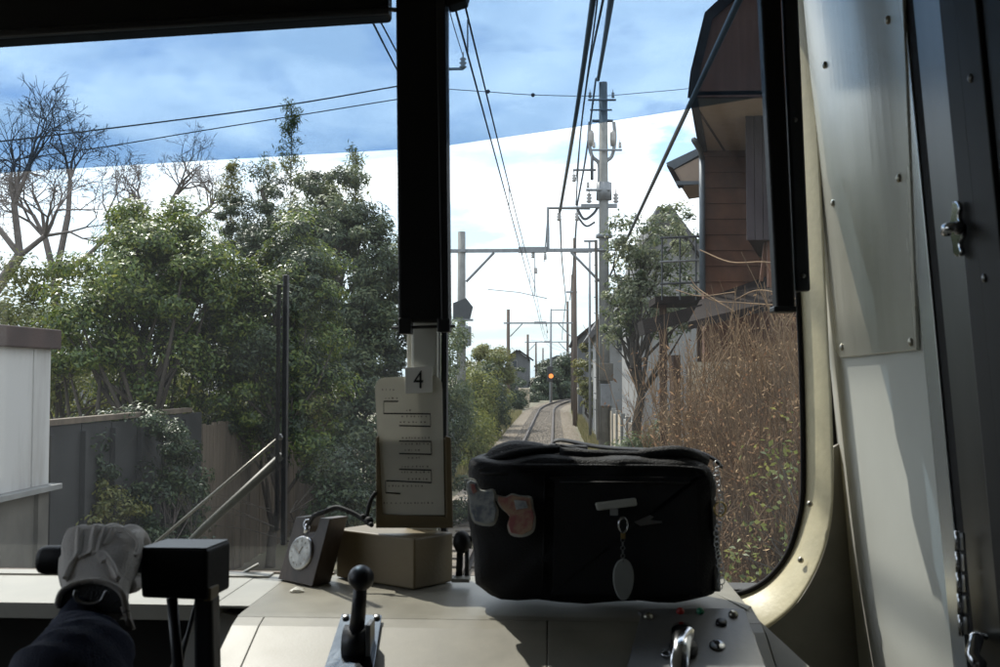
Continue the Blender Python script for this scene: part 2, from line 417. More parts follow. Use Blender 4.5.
def text_mesh(s, size, M, name, material, parent, depth=0.0003):
    cu = bpy.data.curves.new(name, 'FONT'); cu.body = s; cu.size = size; cu.extrude = depth
    cu.align_x = 'CENTER'; cu.align_y = 'CENTER'
    ob = bpy.data.objects.new(name + '_source', cu); COL.objects.link(ob)
    dg = bpy.context.evaluated_depsgraph_get()
    me = bpy.data.meshes.new_from_object(ob.evaluated_get(dg))
    bpy.data.objects.remove(ob); bpy.data.curves.remove(cu)
    me.transform(M); me.transform(Matrix.Translation(-root_of(parent)))
    return link(name, me, material, parent)
# ================================================================== the cab
WY = 1.82            # plane of the windscreen
ZD = 2.24            # top of the desk
WN, WK = (1, 0, 0.075), 0.493 + 0.075 * 2.6     # the right hand wall leans in a little
def wallp(px, py): return ptpl(px, py, WN, WK)
def wx(z): return 0.493 - 0.075 * (z - 2.6)
def ptw(Y, z, off=0.0): return Vector((wx(z) - off, Y, z))
XL = -1.76
ZC = 3.62
struct(MB().box((-0.63, 0.25, 1.09), (2.4, 3.3, 0.06)).build('cab_floor', 'floor_lino'))
struct(MB().box((-0.63, 0.25, ZC + 0.03), (2.5, 3.3, 0.06)).build('cab_ceiling', 'ceiling_paint'))
struct(MB().box((-0.63, -1.38, 2.37), (2.36, 0.05, 2.48)).build('rear_wall', 'ceiling_paint'))
lw_ = MB().box((XL - 0.03, 0.25, 1.70), (0.06, 3.2, 1.15)).box((XL - 0.03, 0.25, 3.45), (0.06, 3.2, 0.33))
for y, w in ((1.72, 0.26), (-0.40, 1.86)): lw_.box((XL - 0.03, y, 2.78), (0.059, w, 1.01))
struct(lw_.build('left_wall', 'ceiling_paint'))
# front wall: header, left post, sill below the panes, right cheek
def ptf(px, py): return pt(px, py, WY)
fw = MB()
fw.box((-0.63, WY + 0.03, 3.49), (2.36, 0.06, 0.24))
fw.box((-1.70, WY + 0.03, 2.75), (0.12, 0.06, 1.30))
fw.box((-0.63, WY + 0.03, 1.67), (2.36, 0.06, 1.10))
struct(fw.build('front_wall', 'dark_wall'))
# right hand wall
rw = MB()
a0, a1, z0, z1 = WY + 0.05, wallp(923, 330).y, 1.1, ZC
rw.add([ptw(a0, z0), ptw(a1, z0), ptw(a1, z1), ptw(a0, z1)], [[0, 1, 2, 3]])
rw = MB().prism([ptw(a0, z0), ptw(a1, z0), ptw(a1, z1), ptw(a0, z1)], (0.05, 0, 0))
right_wall = struct(rw.build('right_wall', 'wall_paint'))
rb = MB().prism([ptw(1.42, z0, -0.055), ptw(-1.36, z0, -0.055), ptw(-1.36, z1, -0.055), ptw(1.42, z1, -0.055)], (0.05, 0, 0))
struct(rb.build('right_rear_wall', 'dark_brown'))

# cream window frame round the right pane
inner = [(768, -60), (783, 0), (799, 300), (803, 400), (804, 470), (803, 500), (799, 522), (792, 545), (783, 562), (770, 577), (754, 588), (735, 594), (715, 596), (600, 596), (448, 594)]
outer = [(808, -60), (813, 0), (827, 300), (832, 400), (834, 470), (833, 510), (829, 535), (822, 558), (812, 580), (798, 602), (780, 620), (758, 634), (735, 641), (600, 641), (448, 641)]
inn = bez([ptf(*p) for p in inner], 5); outr = bez([ptf(*p) for p in outer], 5)
# pane positions: left pane, right pane, the centre pillar between
Vi, Vo = WY - 0.003, WY - 0.075
inF = bez([pt(p[0], p[1], Vi) for p in inner], 5); ouF = bez([pt(p[0], p[1], Vo) for p in outer], 5)
nF = len(inF)
miF = [p.lerp(q, 0.88) + Vector((0, -0.006, 0)) for p, q in zip(inF, ouF)]
vF = inF + miF + ouF + [Vector((p.x, WY - 0.001, p.z)) for p in ouF]
fF = [[k * nF + i_, k * nF + i_ + 1, (k + 1) * nF + i_ + 1, (k + 1) * nF + i_] for k in range(3) for i_ in range(nF - 1)]
fF += [[3 * nF + i_, 3 * nF + i_ + 1, i_ + 1, i_] for i_ in range(nF - 1)] + [[0, nF, 2 * nF, 3 * nF], [4 * nF - 1, 3 * nF - 1, 2 * nF - 1, nF - 1]]
frame = tag(MB().add(vF, fF).build('window_frame', 'cream_paint', None, False, 0.003, 2),
            'cream painted metal frame with a rounded lower corner around the right windscreen pane', 'window frame')
frame.data.polygons.foreach_set('use_smooth', np.ones(len(frame.data.polygons), dtype=bool))
frame.data.set_sharp_from_angle(angle=R(28))
def screw_mesh(r):
    b = MB().lathe([(r, 0), (r, r * 0.35), (r * 0.7, r * 0.75), (r * 0.15, r * 0.9)], (0, 0, 0), (0, 0, 1), 12)
    return b.mesh('screw', smooth=True)
def put(name, me, m, parent, p, axis):
    o = bpy.data.objects.new(name, me)
    if not me.materials: me.materials.append(MATS[m])
    COL.objects.link(o); o.parent = parent; o.location = Vector(p) - root_of(parent)
    o.rotation_euler = Vector(axis).to_track_quat('Z', 'Y').to_euler(); return o
scr = screw_mesh(0.0055)
for q in ((806, 36), (819, 268), (810, 504), (828, 505), (801, 560)):
    put('screw', scr, 'rivet_metal', frame, pt(q[0], q[1], WY - 0.046), (-.8, -1, 0))
# grey cheek below the frame and around it
cc0 = ptf(735, 505); ca_, cb_ = [], []
for p in outr:
    if p.z < ptf(0, 440).z:
        d_ = Vector((p.x - cc0.x, 0, p.z - cc0.z)).normalized()
        if p.x < cc0.x: d_ = Vector((0, 0, -1))
        ca_.append(p - d_ * 0.004); cb_.append(p + d_ * 0.30)
struct(MB().strip([p - Vector((0, .012, 0)) for p in ca_], [p - Vector((0, .012, 0)) for p in cb_], (0, 0.03, 0)).build('front_cheek', 'grey_low'))
mm = MB().strip([ptf(*p) for p in outer[:6]], [ptw(WY, ptf(*p).z) + Vector((0.02, 0, 0)) for p in outer[:6]], (0, 0.02, 0))
struct(mm.build('cheek_seal', 'black_rubber'))
# rubber gasket just inside the frame
gk_in = [Vector((p.x - 0.006, WY - 0.004, p.z)) for p in inn]
g = MB().tube([Vector((p.x - 0.003, WY - 0.006, p.z)) for p in inn[8:]], 0.005, 6)
g.build('gasket', 'black_rubber', frame, True)
# glass panes
gl = [ptf(*p) for p in [(446, -60), (446, 600)]] 
pane_r = [Vector((p.x + 0.004, 0, p.z)) for p in inn] + [ptf(438, 594), ptf(438, -60)]
wsn = thing('windscreen', (-0.2, WY + 0.01, 2.24), 'wide windscreen of two clear panes facing down the track', 'windscreen')
pr = MB().prism([Vector((p.x, WY + 0.004, p.z)) for p in pane_r], (0, 0.006, 0))
pr.build('pane', 'windscreen_glass', wsn)
pl = MB().prism([Vector((-1.64, WY + 0.004, 2.22)), Vector((ptf(428, 400).x, WY + 0.004, 2.22)), Vector((ptf(420, 0).x, WY + 0.004, 3.37)), Vector((-1.64, WY + 0.004, 3.37))], (0, 0.006, 0))
pl.build('pane', 'windscreen_glass', wsn)
# tinted sun visors: hinged sheets just inside the glass
def visor(poly, label):
    v = MB().prism([pt(x, y, WY - 0.022) for x, y in poly], (0, 0.004, 0)).build('sun_visor', 'visor_tint')
    return tag(v, label, 'sun visor', 'tinted sun visors at the top of the windscreen')
visor([(-420, 200), (0, 172.5), (200, 160.5), (392, 149.5), (400, 149), (400, -70), (-420, -70)], 'blue tinted sun visor across the top of the left windscreen pane')
visor([(445, 145.5), (560, 129), (680, 110), (772, 95), (772, -70), (445, -70)], 'blue tinted sun visor across the top of the right windscreen pane, before the house')
# gasket sill along the foot of the left pane
g2 = MB().box((( -1.64 + ptf(335, 572).x) / 2, WY - 0.004, pt(100, 572, WY).z), (1.64 + ptf(335, 572).x, 0.012, 0.010))
g2.build('sill_gasket', 'brown_gasket', wsn)
# centre pillar
cp = thing('centre_pillar', pt(426, 560, WY - 0.02), 'off-white windscreen pillar behind the timetable, between the two panes', 'pillar')
MB().box((ptf(427, 400).x, WY - 0.012, 2.80), (0.048, 0.05, 1.22)).build('post', 'wall_paint', cp, False, 0.005)
MB().box((ptf(411, 400).x, WY - 0.004, 2.80), (0.010, 0.034, 1.22)).build('trim', 'card_white', cp, False, 0.003)
MB().box((ptf(445, 400).x, WY - 0.006, 2.80), (0.010, 0.028, 1.22)).build('trim', 'blue_black', cp)
# black padded blind cases
bl = thing('blind_case', pt(421, 0, 1.74), 'black upright blind case hanging over the upper half of the centre pillar', 'blind case', 'black blind cases of the windscreen')
MB().prism([pt(395, -60, 1.735), pt(446, -60, 1.735), pt(450, 322, 1.735), pt(398, 322, 1.735)], (0, 0.035, 0)).build('case', 'black_vinyl', bl, False, 0.006, 3)
MB().prism([pt(398, 318, 1.731), pt(411, 318, 1.731), pt(411, 334, 1.731), pt(398, 334, 1.731)], (0, 0.03, 0)).build('end_bracket', 'black_paint', bl, False, 0.002)
MB().prism([pt(437, 318, 1.731), pt(450, 318, 1.731), pt(450, 332, 1.731), pt(437, 332, 1.731)], (0, 0.03, 0)).build('end_bracket', 'black_paint', bl, False, 0.002)
MB().prism([pt(435, -60, 1.730), pt(445, -60, 1.730), pt(449, 320, 1.730), pt(441, 320, 1.730)], (0, 0.006, 0)).build('rail', 'black_paint', bl, False, 0.002)
bt = MB().tube([pt(392, 328, 1.742), pt(455, 326, 1.742)], 0.003, 8)
bt.build('rod', 'black_paint', bl, True)
bl = thing('blind_case', pt(200, 20, 1.74), 'long black roller blind case sloping across the top of the left pane', 'blind case', 'black blind cases of the windscreen')
MB().prism([pt(-420, -60, 1.72), pt(388, -60, 1.74), pt(388, 14, 1.74), pt(-420, 66, 1.72)], (0, 0.05, 0)).build('case', 'black_vinyl', bl, False, 0.008, 3)
MB().tube([pt(-420, 61, 1.715), pt(389, 10, 1.735)], 0.0075, 10).build('pull_bar', 'black_paint', bl, True)
MB().tube([pt(386, 9, 1.74), pt(396, 10, 1.74)], 0.004, 8).build('pin', 'steel_dark', bl, True)
bl = thing('blind_case', pt(455, 0, 1.74), 'end of a black blind case at the top edge, just right of the centre pillar', 'blind case', 'black blind cases of the windscreen')
MB().prism([pt(447, -60, 1.73), pt(480, -60, 1.73), pt(466, 0, 1.73), pt(450, 5, 1.73), pt(447, 4, 1.73)], (0, 0.04, 0)).build('case', 'black_vinyl', bl, False, 0.004)
bl = thing('blind_case', pt(785, 0, 1.74), 'black upright blind case with a blue-grey side channel along the right edge of the windscreen', 'blind case', 'black blind cases of the windscreen')
MB().prism([pt(758, -60, 1.60), pt(779, -60, 1.60), pt(796, 310, 1.60), pt(777, 310, 1.60)], (0, 0.034, 0)).build('case', 'black_vinyl', bl, False, 0.005, 3)
MB().prism([pt(780, -60, 1.612), pt(796, -60, 1.612), pt(811, 291, 1.612), pt(796, 292, 1.612)], (0, 0.014, 0)).build('channel', 'blue_black', bl, False, 0.004)
MB().prism([pt(774, 306, 1.595), pt(797, 306, 1.595), pt(797, 312, 1.595), pt(774, 312, 1.595)], (0, 0.035, 0)).build('foot', 'black_paint', bl, False, 0.002)
for q in ((795, 120), (803, 276)): put('screw', screw_mesh(0.004), 'steel_dark', bl, pt(q[0], q[1], 1.612), (0, -1, 0))
# wiper on the outside of the left pane
wp = thing('windscreen_wiper', pt(150, 560, WY + 0.04), 'black pantograph wiper with two slanting arms and an upright blade outside the left pane', 'wiper')
yw = WY + 0.04
MB().box((pt(285, 408, yw).x, yw, (pt(285, 275, yw).z + pt(285, 545, yw).z) / 2), (0.0095, 0.014, pt(285, 275, yw).z - pt(285, 545, yw).z)).build('blade', 'black_paint', wp, False, 0.002)
MB().box((pt(279, 408, yw).x, yw - 0.008, (pt(285, 285, yw).z + pt(285, 530, yw).z) / 2), (0.006, 0.008, pt(285, 285, yw).z - pt(285, 530, yw).z)).build('rubber', 'black_rubber', wp)
MB().tube([pt(145, 552, yw), pt(281, 436, yw)], 0.003, 8).build('arm', 'wiper_pale', wp, True)
MB().tube([pt(172, 560, yw), pt(205, 527, yw), pt(283, 456, yw)], [0.006, 0.008, 0.0095], 8).build('arm', 'wiper_grey', wp, True)
MB().lathe([(0.006, 0), (0.006, 0.010), (0.003, 0.012)], pt(281, 437, yw), (0, -1, 0), 14).build('pivot', 'steel_dark', wp, True)
MB().box(pt(150, 577, WY + 0.05), (0.10, 0.03, 0.05)).build('motor_case', 'black_paint', wp, False, 0.006)

# steel cover plate on the right wall, with rivets
cpl = [wallp(*p) for p in ((801, -60), (905, -60), (921, 350), (844, 358), (839, 352))]
pl_in = [p - Vector((0.006, 0, 0)) for p in cpl]
plate = tag(MB().prism(pl_in, (0.005, 0, 0)).build('cover_plate', 'steel_plate', None, False, 0.0015),
            'dull stainless cover plate riveted to the upper right cab wall', 'cover plate')
rv = MB().ball((0, 0, 0), 0.0062, 12, (1, 1, 0.6)).mesh('rivet', smooth=True)
for q in ((829, 65), (893, 20), (837, 203), (904, 178), (846, 347), (916, 342)):
    put('rivet', rv, 'rivet_metal', plate, wallp(*q) - Vector((0.007, 0, 0)), (-1, 0, 0))
# door post, door stile and door at the far right
MB_post = MB()
def wall_box(Y0, Y1, z0, z1, t, name, m, parent=None, bevel=0.0, off=0.0):
    b = MB().prism([ptw(Y0, z0, off), ptw(Y1, z0, off), ptw(Y1, z1, off), ptw(Y0, z1, off)], (-t, 0, 0))
    return b.build(name, m, parent, False, bevel)
dr = thing('cab_door', ptw(1.1, 1.12), 'dark steel cab door with latch and hinge at the right edge of the view', 'door')
YJ = [wallp(p, 330).y for p in (923.5, 937, 946, 973, 990)]
wall_box(YJ[0], YJ[1], 1.12, ZC, 0.003, 'jamb', 'jamb_white', dr, 0.001)
wall_box(YJ[1] - .001, YJ[2] + .001, 1.12, ZC, -0.02, 'seal', 'black_rubber', dr)
wall_box(YJ[2], YJ[3], 1.12, ZC, 0.002, 'stile', 'steel_dark', dr, 0.001)
wall_box(YJ[3] - .003, YJ[4], 1.12, ZC, 0.004, 'edge_strip', 'dark_brown', dr, 0.002)
wall_box(YJ[4] - .004, YJ[4] - .06, 1.12, ZC, 0.007, 'edge_strip', 'dark_brown', dr, 0.002)
wall_box(YJ[4] - .065, 0.25, 1.12, ZC, 0.002, 'leaf', 'dark_brown', dr)
for q in ((972, 78), (986, 278)):
    put('screw', screw_mesh(0.005), 'steel_dark', dr, ptpl(q[0], q[1], WN, WK - 0.006), (-1, 0, 0))
# latch: an upright two lobed plate with a lever
def dpt(px, py, o=0.008): return ptpl(px, py, WN, WK - o)
lat = MB().prism(bez([dpt(*p) for p in ((956, 202), (961, 201), (964, 208), (963, 218), (967, 226), (967, 236), (964, 244), (966, 252), (963, 257), (958, 254), (957, 245), (955, 236), (954, 224), (956, 214), (956, 202))], 3)[:-1], (-0.006, 0, 0)).build('latch', 'chrome', dr, False, 0.002)
MB().tube([dpt(962, 228, 0.014), dpt(954, 227, 0.026), dpt(947, 228, 0.03), dpt(946, 234, 0.03)], [0.006, 0.006, 0.007, 0.006], 10).build('lever', 'chrome', lat, True)
MB().lathe([(0.008, 0), (0.008, 0.005), (0.004, 0.006)], dpt(961, 228, 0.014), (-1, 0, 0), 14).build('spindle', 'steel_dark', lat, True)
hg = MB(); 
for k in range(5):
    y0 = 531 + k * 21
    hg.tube([dpt(957 + k * 0.9, y0, 0.016), dpt(957.7 + k * 0.9, y0 + 20.3, 0.016)], 0.0032, 10)
hg.build('hinge', 'chrome', dr, True)
hh = MB()
for k in range(5):
    y0 = 533 + k * 21
    hh.prism([dpt(961 + k, y0, 0.012), dpt(965 + k, y0, 0.012), dpt(966 + k, y0 + 17, 0.012), dpt(962 + k, y0 + 17, 0.012)], (-0.003, 0, 0))
hh.build('hinge_leaf', 'steel', dr)
hn = MB().tube([dpt(976, 636, 0.012), dpt(976, 640, 0.04), dpt(972, 655, 0.045), dpt(980, 665, 0.045)], 0.008, 10).build('door_handle', 'chrome', dr, True)
MB().tube([dpt(978, 636, 0.03), dpt(986, 637, 0.02)], 0.004, 8).build('knob', 'chrome', hn, True)

# ================================================================== the desk
SL_Y, SL_Z, SL = 1.47, ZD - 0.006, 0.435           # front slope of the desk
def pts(px, py, off=0.0):                          # pixel on the slope
    n = Vector((0, -SL, 1)); k = n.dot(Vector((0, SL_Y, SL_Z)))
    p = ptpl(px, py, n, k); return p + n.normalized() * off
SN = Vector((0, -SL, 1)).normalized()
desk = thing('control_desk', (-0.1, 1.6, 1.12), 'beige painted control desk below the windscreen, with a sloping front', 'control desk')
MB().prism([Vector((-0.478, y, z)) for y, z in [(WY - 0.006, ZD), (1.515, ZD), (1.4968, ZD - 0.0013), (1.4968, ZD - 0.03), (WY - 0.006, ZD - 0.03)]], (0.778, 0, 0)).build('desk_top', 'dash_paint', desk)
def section(x0, x1):
    prof = [(1.4967, ZD - 0.0013), (1.47, SL_Z - 0.002), (SL_Y - 0.30, SL_Z - 0.30 * SL), (1.12, SL_Z - 0.30 * SL - 0.08), (1.12, 1.13), (1.4967, 1.13)]
    return MB().prism([Vector((x0, y, z)) for y, z in prof], (x1 - x0, 0, 0))
section(-0.478, -0.4372).build('left_panel', 'dash_paint', desk, False, 0.001)
section(-0.4364, -0.0125).build('centre_panel', 'dash_paint', desk, False, 0.001)
section(-0.0110, 0.30).build('right_panel', 'dash_right', desk, False, 0.001)
MB().prism([ptz(722, 596, ZD), ptz(748, 611, ZD), Vector((0.352, 1.40, 2.20)), Vector((0.345, 1.13, 2.08)), Vector((0.302, 1.13, 2.08)), Vector((0.302, 1.47, ZD - 0.006)), Vector((0.302, 1.60, ZD))], (0, 0, -0.9)).build('end_panel', 'grey_low', desk, False, 0.003)
# ledge at the left, with a dark foot well
xa_ = pt(213, 610, 1.56).x
lg = MB().prism([Vector((XL, y, z)) for y, z in ((1.56, ZD + .001), (WY - .004, ZD + .001), (WY - .004, ZD - .024), (1.56, ZD - .024))], (xa_ - XL, 0, 0))
lg.prism([Vector((xa_ + .0005, y, z)) for y, z in ((1.56, ZD + .0005), (WY - .004, ZD + .0005), (WY - .004, ZD - .004), (1.56, ZD - .004))], (-0.4785 - xa_, 0, 0))
struct(lg.build('window_ledge', 'ledge_white', None, False, 0.001))
struct(MB().box(((XL - 0.49) / 2 - 0.01, WY - 0.03, ZD + 0.003), (abs(XL + 0.49) - 0.02, 0.035, 0.003)).build('sill_strip', 'ledge_white', None, False, 0.001))
gp = MB().prism([pt(198, 607, 1.60), pt(246, 618, 1.60), pt(246, 700, 1.60), pt(246, 900, 1.60), pt(60, 900, 1.60)], (0, 0.01, 0))
struct(gp.build('foot_panel', 'grey_panel'))
# brake lever on its plate
lv = thing('brake_lever', pts(350, 648), 'black ball-topped lever on a shiny screwed plate in the middle of the desk', 'lever')
MB().prism([pts(342, 616, 0.001), pts(382, 617, 0.001), pts(371, 690, 0.001), pts(318, 690, 0.001)], SN * 0.003).build('base_plate', 'plate_metal', lv, False, 0.001)
for q in ((346, 620), (377, 620)): put('bolt', MB().lathe([(0.0055, 0), (0.0055, 0.003), (0.003, 0.004)], (0, 0, 0), (0, 0, 1), 10).mesh('bolt', smooth=True), 'steel_dark', lv, pts(q[0], q[1], 0.004), SN)
cc = pts(356, 646)
MB().tube([cc + SN * 0.004 + Vector((-0.016, 0, 0)), cc + SN * 0.004 + Vector((0.016, 0, 0))], 0.026, 18).build('pivot_drum', 'black_paint', lv, True)
MB().box(cc + SN * 0.012 + Vector((0.022, -0.004, 0)), (0.007, 0.035, 0.05)).build('cheek_plate', 'steel_dark', lv, False, 0.001)
top = pt(361, 578, 1.40)
MB().tube([cc + SN * 0.01, cc.lerp(top, 0.5), top], [0.0115, 0.0105, 0.009], 14).build('stick', 'black_paint', lv, True)
MB().ball(top, 0.0185, 20, (1, 1, 0.98)).build('knob', 'black_paint', lv, True)
# switch plate at the right
sp = thing('switch_plate', pts(700, 650), 'grey metal plate with key switches and chrome lever at the right end of the desk', 'switch plate')
MB().prism(bez([pts(x, y, 0.001) for x, y in ((641, 618), (645, 613), (735, 612), (744, 615), (748, 624), (762, 700), (632, 700), (641, 618))], 3)[:-1], SN * 0.006).build('face_plate', 'plate_dark', sp, False, 0.0015)
for q in ((733, 619), (648, 621)):
    put('screw', screw_mesh(0.007), 'rivet_metal', sp, pts(q[0], q[1], 0.007), SN)
lamp = MB().ball((0, 0, 0), 0.006, 12).mesh('indicator', smooth=True)
o = put('indicator', lamp.copy(), 'red_lamp', sp, pts(680, 616, 0.008), SN); tag(o, 'small red indicator cap')
o = put('indicator', lamp.copy(), 'green_lamp', sp, pts(700, 616, 0.008), SN); tag(o, 'small green indicator cap')
MB().lathe([(0.008, 0), (0.008, 0.003), (0.005, 0.004)], pts(721, 627, 0.007), SN, 16).build('plug', 'black_paint', sp, True)
ks = MB().lathe([(0.011, 0), (0.011, 0.002), (0.009, 0.003)], pts(717, 650, 0.007), SN, 18).build('key_switch', 'steel', sp, True)
c0 = pts(717, 650, 0.0105); MB().lathe([(0.0042, 0), (0.0042, 0.0006)], c0 + SN.cross(Vector((1, 0, 0))) * 0.003, SN, 12).build('keyhole', 'ink', ks)
MB().box(c0 - SN.cross(Vector((1, 0, 0))) * 0.004, (0.003, 0.010, 0.0016), SN.to_track_quat('Z', 'Y').to_matrix()).build('keyhole', 'ink', ks)
MB().lathe([(0.020, 0), (0.020, 0.008), (0.016, 0.012)], pts(683, 655, 0.007), SN, 20).build('lever_base', 'black_paint', sp, True)
MB().tube([pts(682, 640, 0.022), pts(682, 648, 0.028), pts(680, 662, 0.030), pts(677, 700, 0.028)], [0.014, 0.017, 0.014, 0.011], 14, 0.55, SN).build('lever_handle', 'chrome', sp, True)
MB().torus(pts(666, 659, 0.009), 0.006, 0.0015, SN, 14, 6).build('ring', 'chrome', sp, True)

# ================================================================== things on the desk
DN = Vector((0, 0, 1))
# tan box
fl, fr_, br = ptz(336, 578, ZD), ptz(414, 591, ZD), ptz(453, 582.5, ZD)
bk = fl + br - fr_
hB = 0.087
cx_ = (fl + br) / 2
tb = thing('instrument_box', (cx_.x, cx_.y, ZD), 'tan painted metal box on the desk under the timetable holder', 'box')
MB().prism([fl + DN * 0.002, fr_ + DN * 0.002, br + DN * 0.002, bk + DN * 0.002], (0, 0, hB - 0.002)).build('case', 'box_tan', tb, False, 0.003)
e1 = (fr_ - fl).normalized(); e2 = (br - fr_).normalized()
# timetable holder, standing on the box and leaning back a little
ZB = ZD + hB
Yh = 1.735
hb = thing('timetable_holder', (pt(414, 527, Yh).x, Yh, ZB), 'tan timetable holder with a white route card standing on the box', 'timetable')
def hpt(px, py, o=0.0):                       # on the leaning plane of the card
    n = Vector((0.13, -1, 0.16)).normalized(); k = n.dot(pt(410, 520, Yh)); return ptpl(px, py, n, k - o * -1)
hn_ = Vector((0.13, -1, 0.16)).normalized()
MB().prism([hpt(377, 438), hpt(449, 438), hpt(452, 527.5), hpt(376, 527.5)], -hn_ * 0.014).build('holder', 'box_tan', hb, False, 0.002)
MB().prism([hpt(376, 438, .001), hpt(379, 436, .001), hpt(383, 514, .001), hpt(446, 517, .001), hpt(445, 436, .001), hpt(451, 438, .001), hpt(453, 528, .001), hpt(376, 528, .001)], hn_ * 0.006).build('channel', 'box_tan', hb, False, 0.0015)
card = MB().prism(bez([hpt(x, y, 0.002) for x, y in ((381, 516), (374, 400), (374, 381), (378, 377), (410, 375), (438, 374), (442, 378), (443, 400), (444, 516), (381, 516))], 3)[:-1], -hn_ * 0.004)
card = MB().prism([hpt(x, y, 0.0015) for x, y in ((382, 515), (375, 392), (375.3, 386), (377, 381.5), (380, 379), (385, 377.6), (431, 375.6), (436.5, 376.4), (440, 379), (441.8, 383), (442.3, 390), (444.5, 515))], hn_ * 0.002).build('card', 'paper_white', hb)
def kz(x, y): return (230 + x / 2.472, 350 + y / 2.472)
ln = MB(); lt = MB()
for (x0, y0, x1, y1, w) in ((380, 127, 416, 127, 3.2), (380, 127, 380, 158, 1.2), (380, 157, 495, 158, 3.2), (495, 157, 496, 188, 1.2), (418, 187, 496, 189, 3.2),
                           (418, 225, 497, 226, 3.2), (497, 225, 498, 258, 1.2), (418, 256, 498, 258, 3.2), (418, 295, 497, 297, 3.2), (497, 296, 498, 328, 1.2),
                           (386, 323, 498, 328, 3.2), (384, 323, 385, 354, 1.2), (385, 353, 421, 355, 3.2)):
    dx, dy = x1 - x0, y1 - y0; L = math.hypot(dx, dy); ux, uy = -dy / L * w / 2, dx / L * w / 2
    ln.prism([hpt(*kz(x0 + ux, y0 + uy), .0038), hpt(*kz(x1 + ux, y1 + uy), .0038), hpt(*kz(x1 - ux, y1 - uy), .0038), hpt(*kz(x0 - ux, y0 - uy), .0038)], hn_ * 0.0004)
ln.build('printed_lines', 'ink', card)
rr = random.Random(4)
for (x0, x1, y0) in ((384, 412, 121), (436, 450, 151), (420, 490, 180), (425, 492, 219), (424, 492, 234), (432, 470, 249), (425, 492, 290), (424, 492, 304), (440, 488, 321), (392, 480, 338), (376, 408, 100), (380, 500, 380), (424, 490, 166), (440, 470, 268)):
    x = x0
    while x < x1:
        w = rr.uniform(1.5, 4); hgt = rr.uniform(2.5, 4.5)
        lt.prism([hpt(*kz(x, y0), .0038), hpt(*kz(x + w, y0), .0038), hpt(*kz(x + w, y0 - hgt), .0038), hpt(*kz(x, y0 - hgt), .0038)], hn_ * 0.0003)
        x += w + rr.uniform(4, 9)
lt.build('small_print', 'ink_grey', card)['kind'] = 'stuff'
c4 = thing('number_card', hpt(418, 393, 0.004), 'small white card printed with a black 4, clipped to the top of the timetable', 'number card')
MB().prism([hpt(405, 367.5, .006), hpt(432, 366.5, .006), hpt(432.5, 392.5, .006), hpt(405.5, 394, .006)], hn_ * 0.0015).build('card', 'label_white', c4, False, 0.0004)
pc = hpt(418.5, 380.5, 0.0078)
zax = hn_; xax = DN.cross(zax).normalized(); yax = zax.cross(xax)
M4 = Matrix(((xax.x, yax.x, zax.x, pc.x), (xax.y, yax.y, zax.y, pc.y), (xax.z, yax.z, zax.z, pc.z), (0, 0, 0, 1)))
text_mesh('4', 0.046, M4 @ Matrix.Diagonal((0.80, 1, 1, 1)), 'numeral', 'ink', c4)
# pocket watch stand
def wpt(px, py): 
    t = (585 - py) / 70.0
    return pt(px, py, 1.715 + 0.05 * t - (px - 300) * 0.0015)
ws = thing('watch_stand', (wpt(300, 582).x, 1.74, ZD), 'dark wooden wedge with a notch, holding a pocket watch beside the tan box', 'watch stand')
vec = Vector((0.022, 0.045, -0.002))
out_ = [wpt(*p) for p in ((278, 579), (296, 517), (307, 516.5), (305, 527), (303, 534), (307, 539), (313, 537), (317, 529), (320, 518), (330, 518.5), (312, 586.5))]
MB().prism(out_, vec).build('body', 'wood_stand', ws, False, 0.0012)
wa = thing('pocket_watch', wpt(302, 552), 'silver pocket watch with a pale face set in the wooden stand', 'pocket watch')
wn_ = ((wpt(320, 552) - wpt(290, 552)).cross(wpt(300, 530) - wpt(300, 570))).normalized()
if wn_.y > 0: wn_ = -wn_
wc = wpt(302, 553) + wn_ * 0.001
MB().lathe([(0.0285, -0.004), (0.0300, 0.001), (0.0285, 0.004), (0.0260, 0.0045)], wc, wn_, 32).build('case', 'steel', wa, True)
face = MB().lathe([(0.0265, 0.0042), (0.0265, 0.0052)], wc, wn_, 32).build('face', 'watch_face', wa)
q = wn_.to_track_quat('Z', 'Y')
hd = MB()
def wl(a, r): return wc + wn_ * 0.0056 + q @ Vector((r * math.cos(a), r * math.sin(a), 0))
for (a, L, w) in ((1.1, 0.013, 0.0009), (2.6, 0.019, 0.0006)): hd.tube([wl(a + PI, 0.003), wl(a, L)], w, 6)
hd.build('hand', 'ink_grey', wa)
tk = MB()
for k in range(12): tk.tube([wl(k * PI / 6, 0.019), wl(k * PI / 6, 0.0225)], 0.0006, 5)
tk.build('hour_marks', 'ink_grey', wa)
MB().tube([wc + (wpt(307, 530) - wpt(302, 553)) * 0.85, wc + (wpt(307, 530) - wpt(302, 553)) * 1.25], 0.005, 10).build('crown', 'chrome', wa, True)
MB().torus(wpt(307, 524), 0.008, 0.0015, wn_, 16, 6).build('bow', 'chrome', wa, True)
# cord from the watch to the holder
cd = MB().tube(bez([pt(309, 524, 1.745), pt(314, 516, 1.735), pt(324, 512, 1.73), pt(336, 507.5, 1.73), pt(348, 511, 1.725), pt(360, 517, 1.72), pt(368, 523, 1.71), pt(372, 525, 1.70)], 6), 0.0042, 8).build('cord', 'cord_black', wa, True)
MB().tube(bez([pt(366, 523, 1.715), pt(368, 510, 1.72), pt(371, 500, 1.722), pt(376, 492, 1.725)], 6), 0.0038, 8).build('cord_end', 'cord_black', cd, True)
MB().ball(pt(369, 521, 1.712), 0.008, 12).build('knot', 'cord_black', cd, True)
MB().ball(pt(363, 517, 1.717), 0.0055, 10).build('knot', 'cord_black', cd, True)
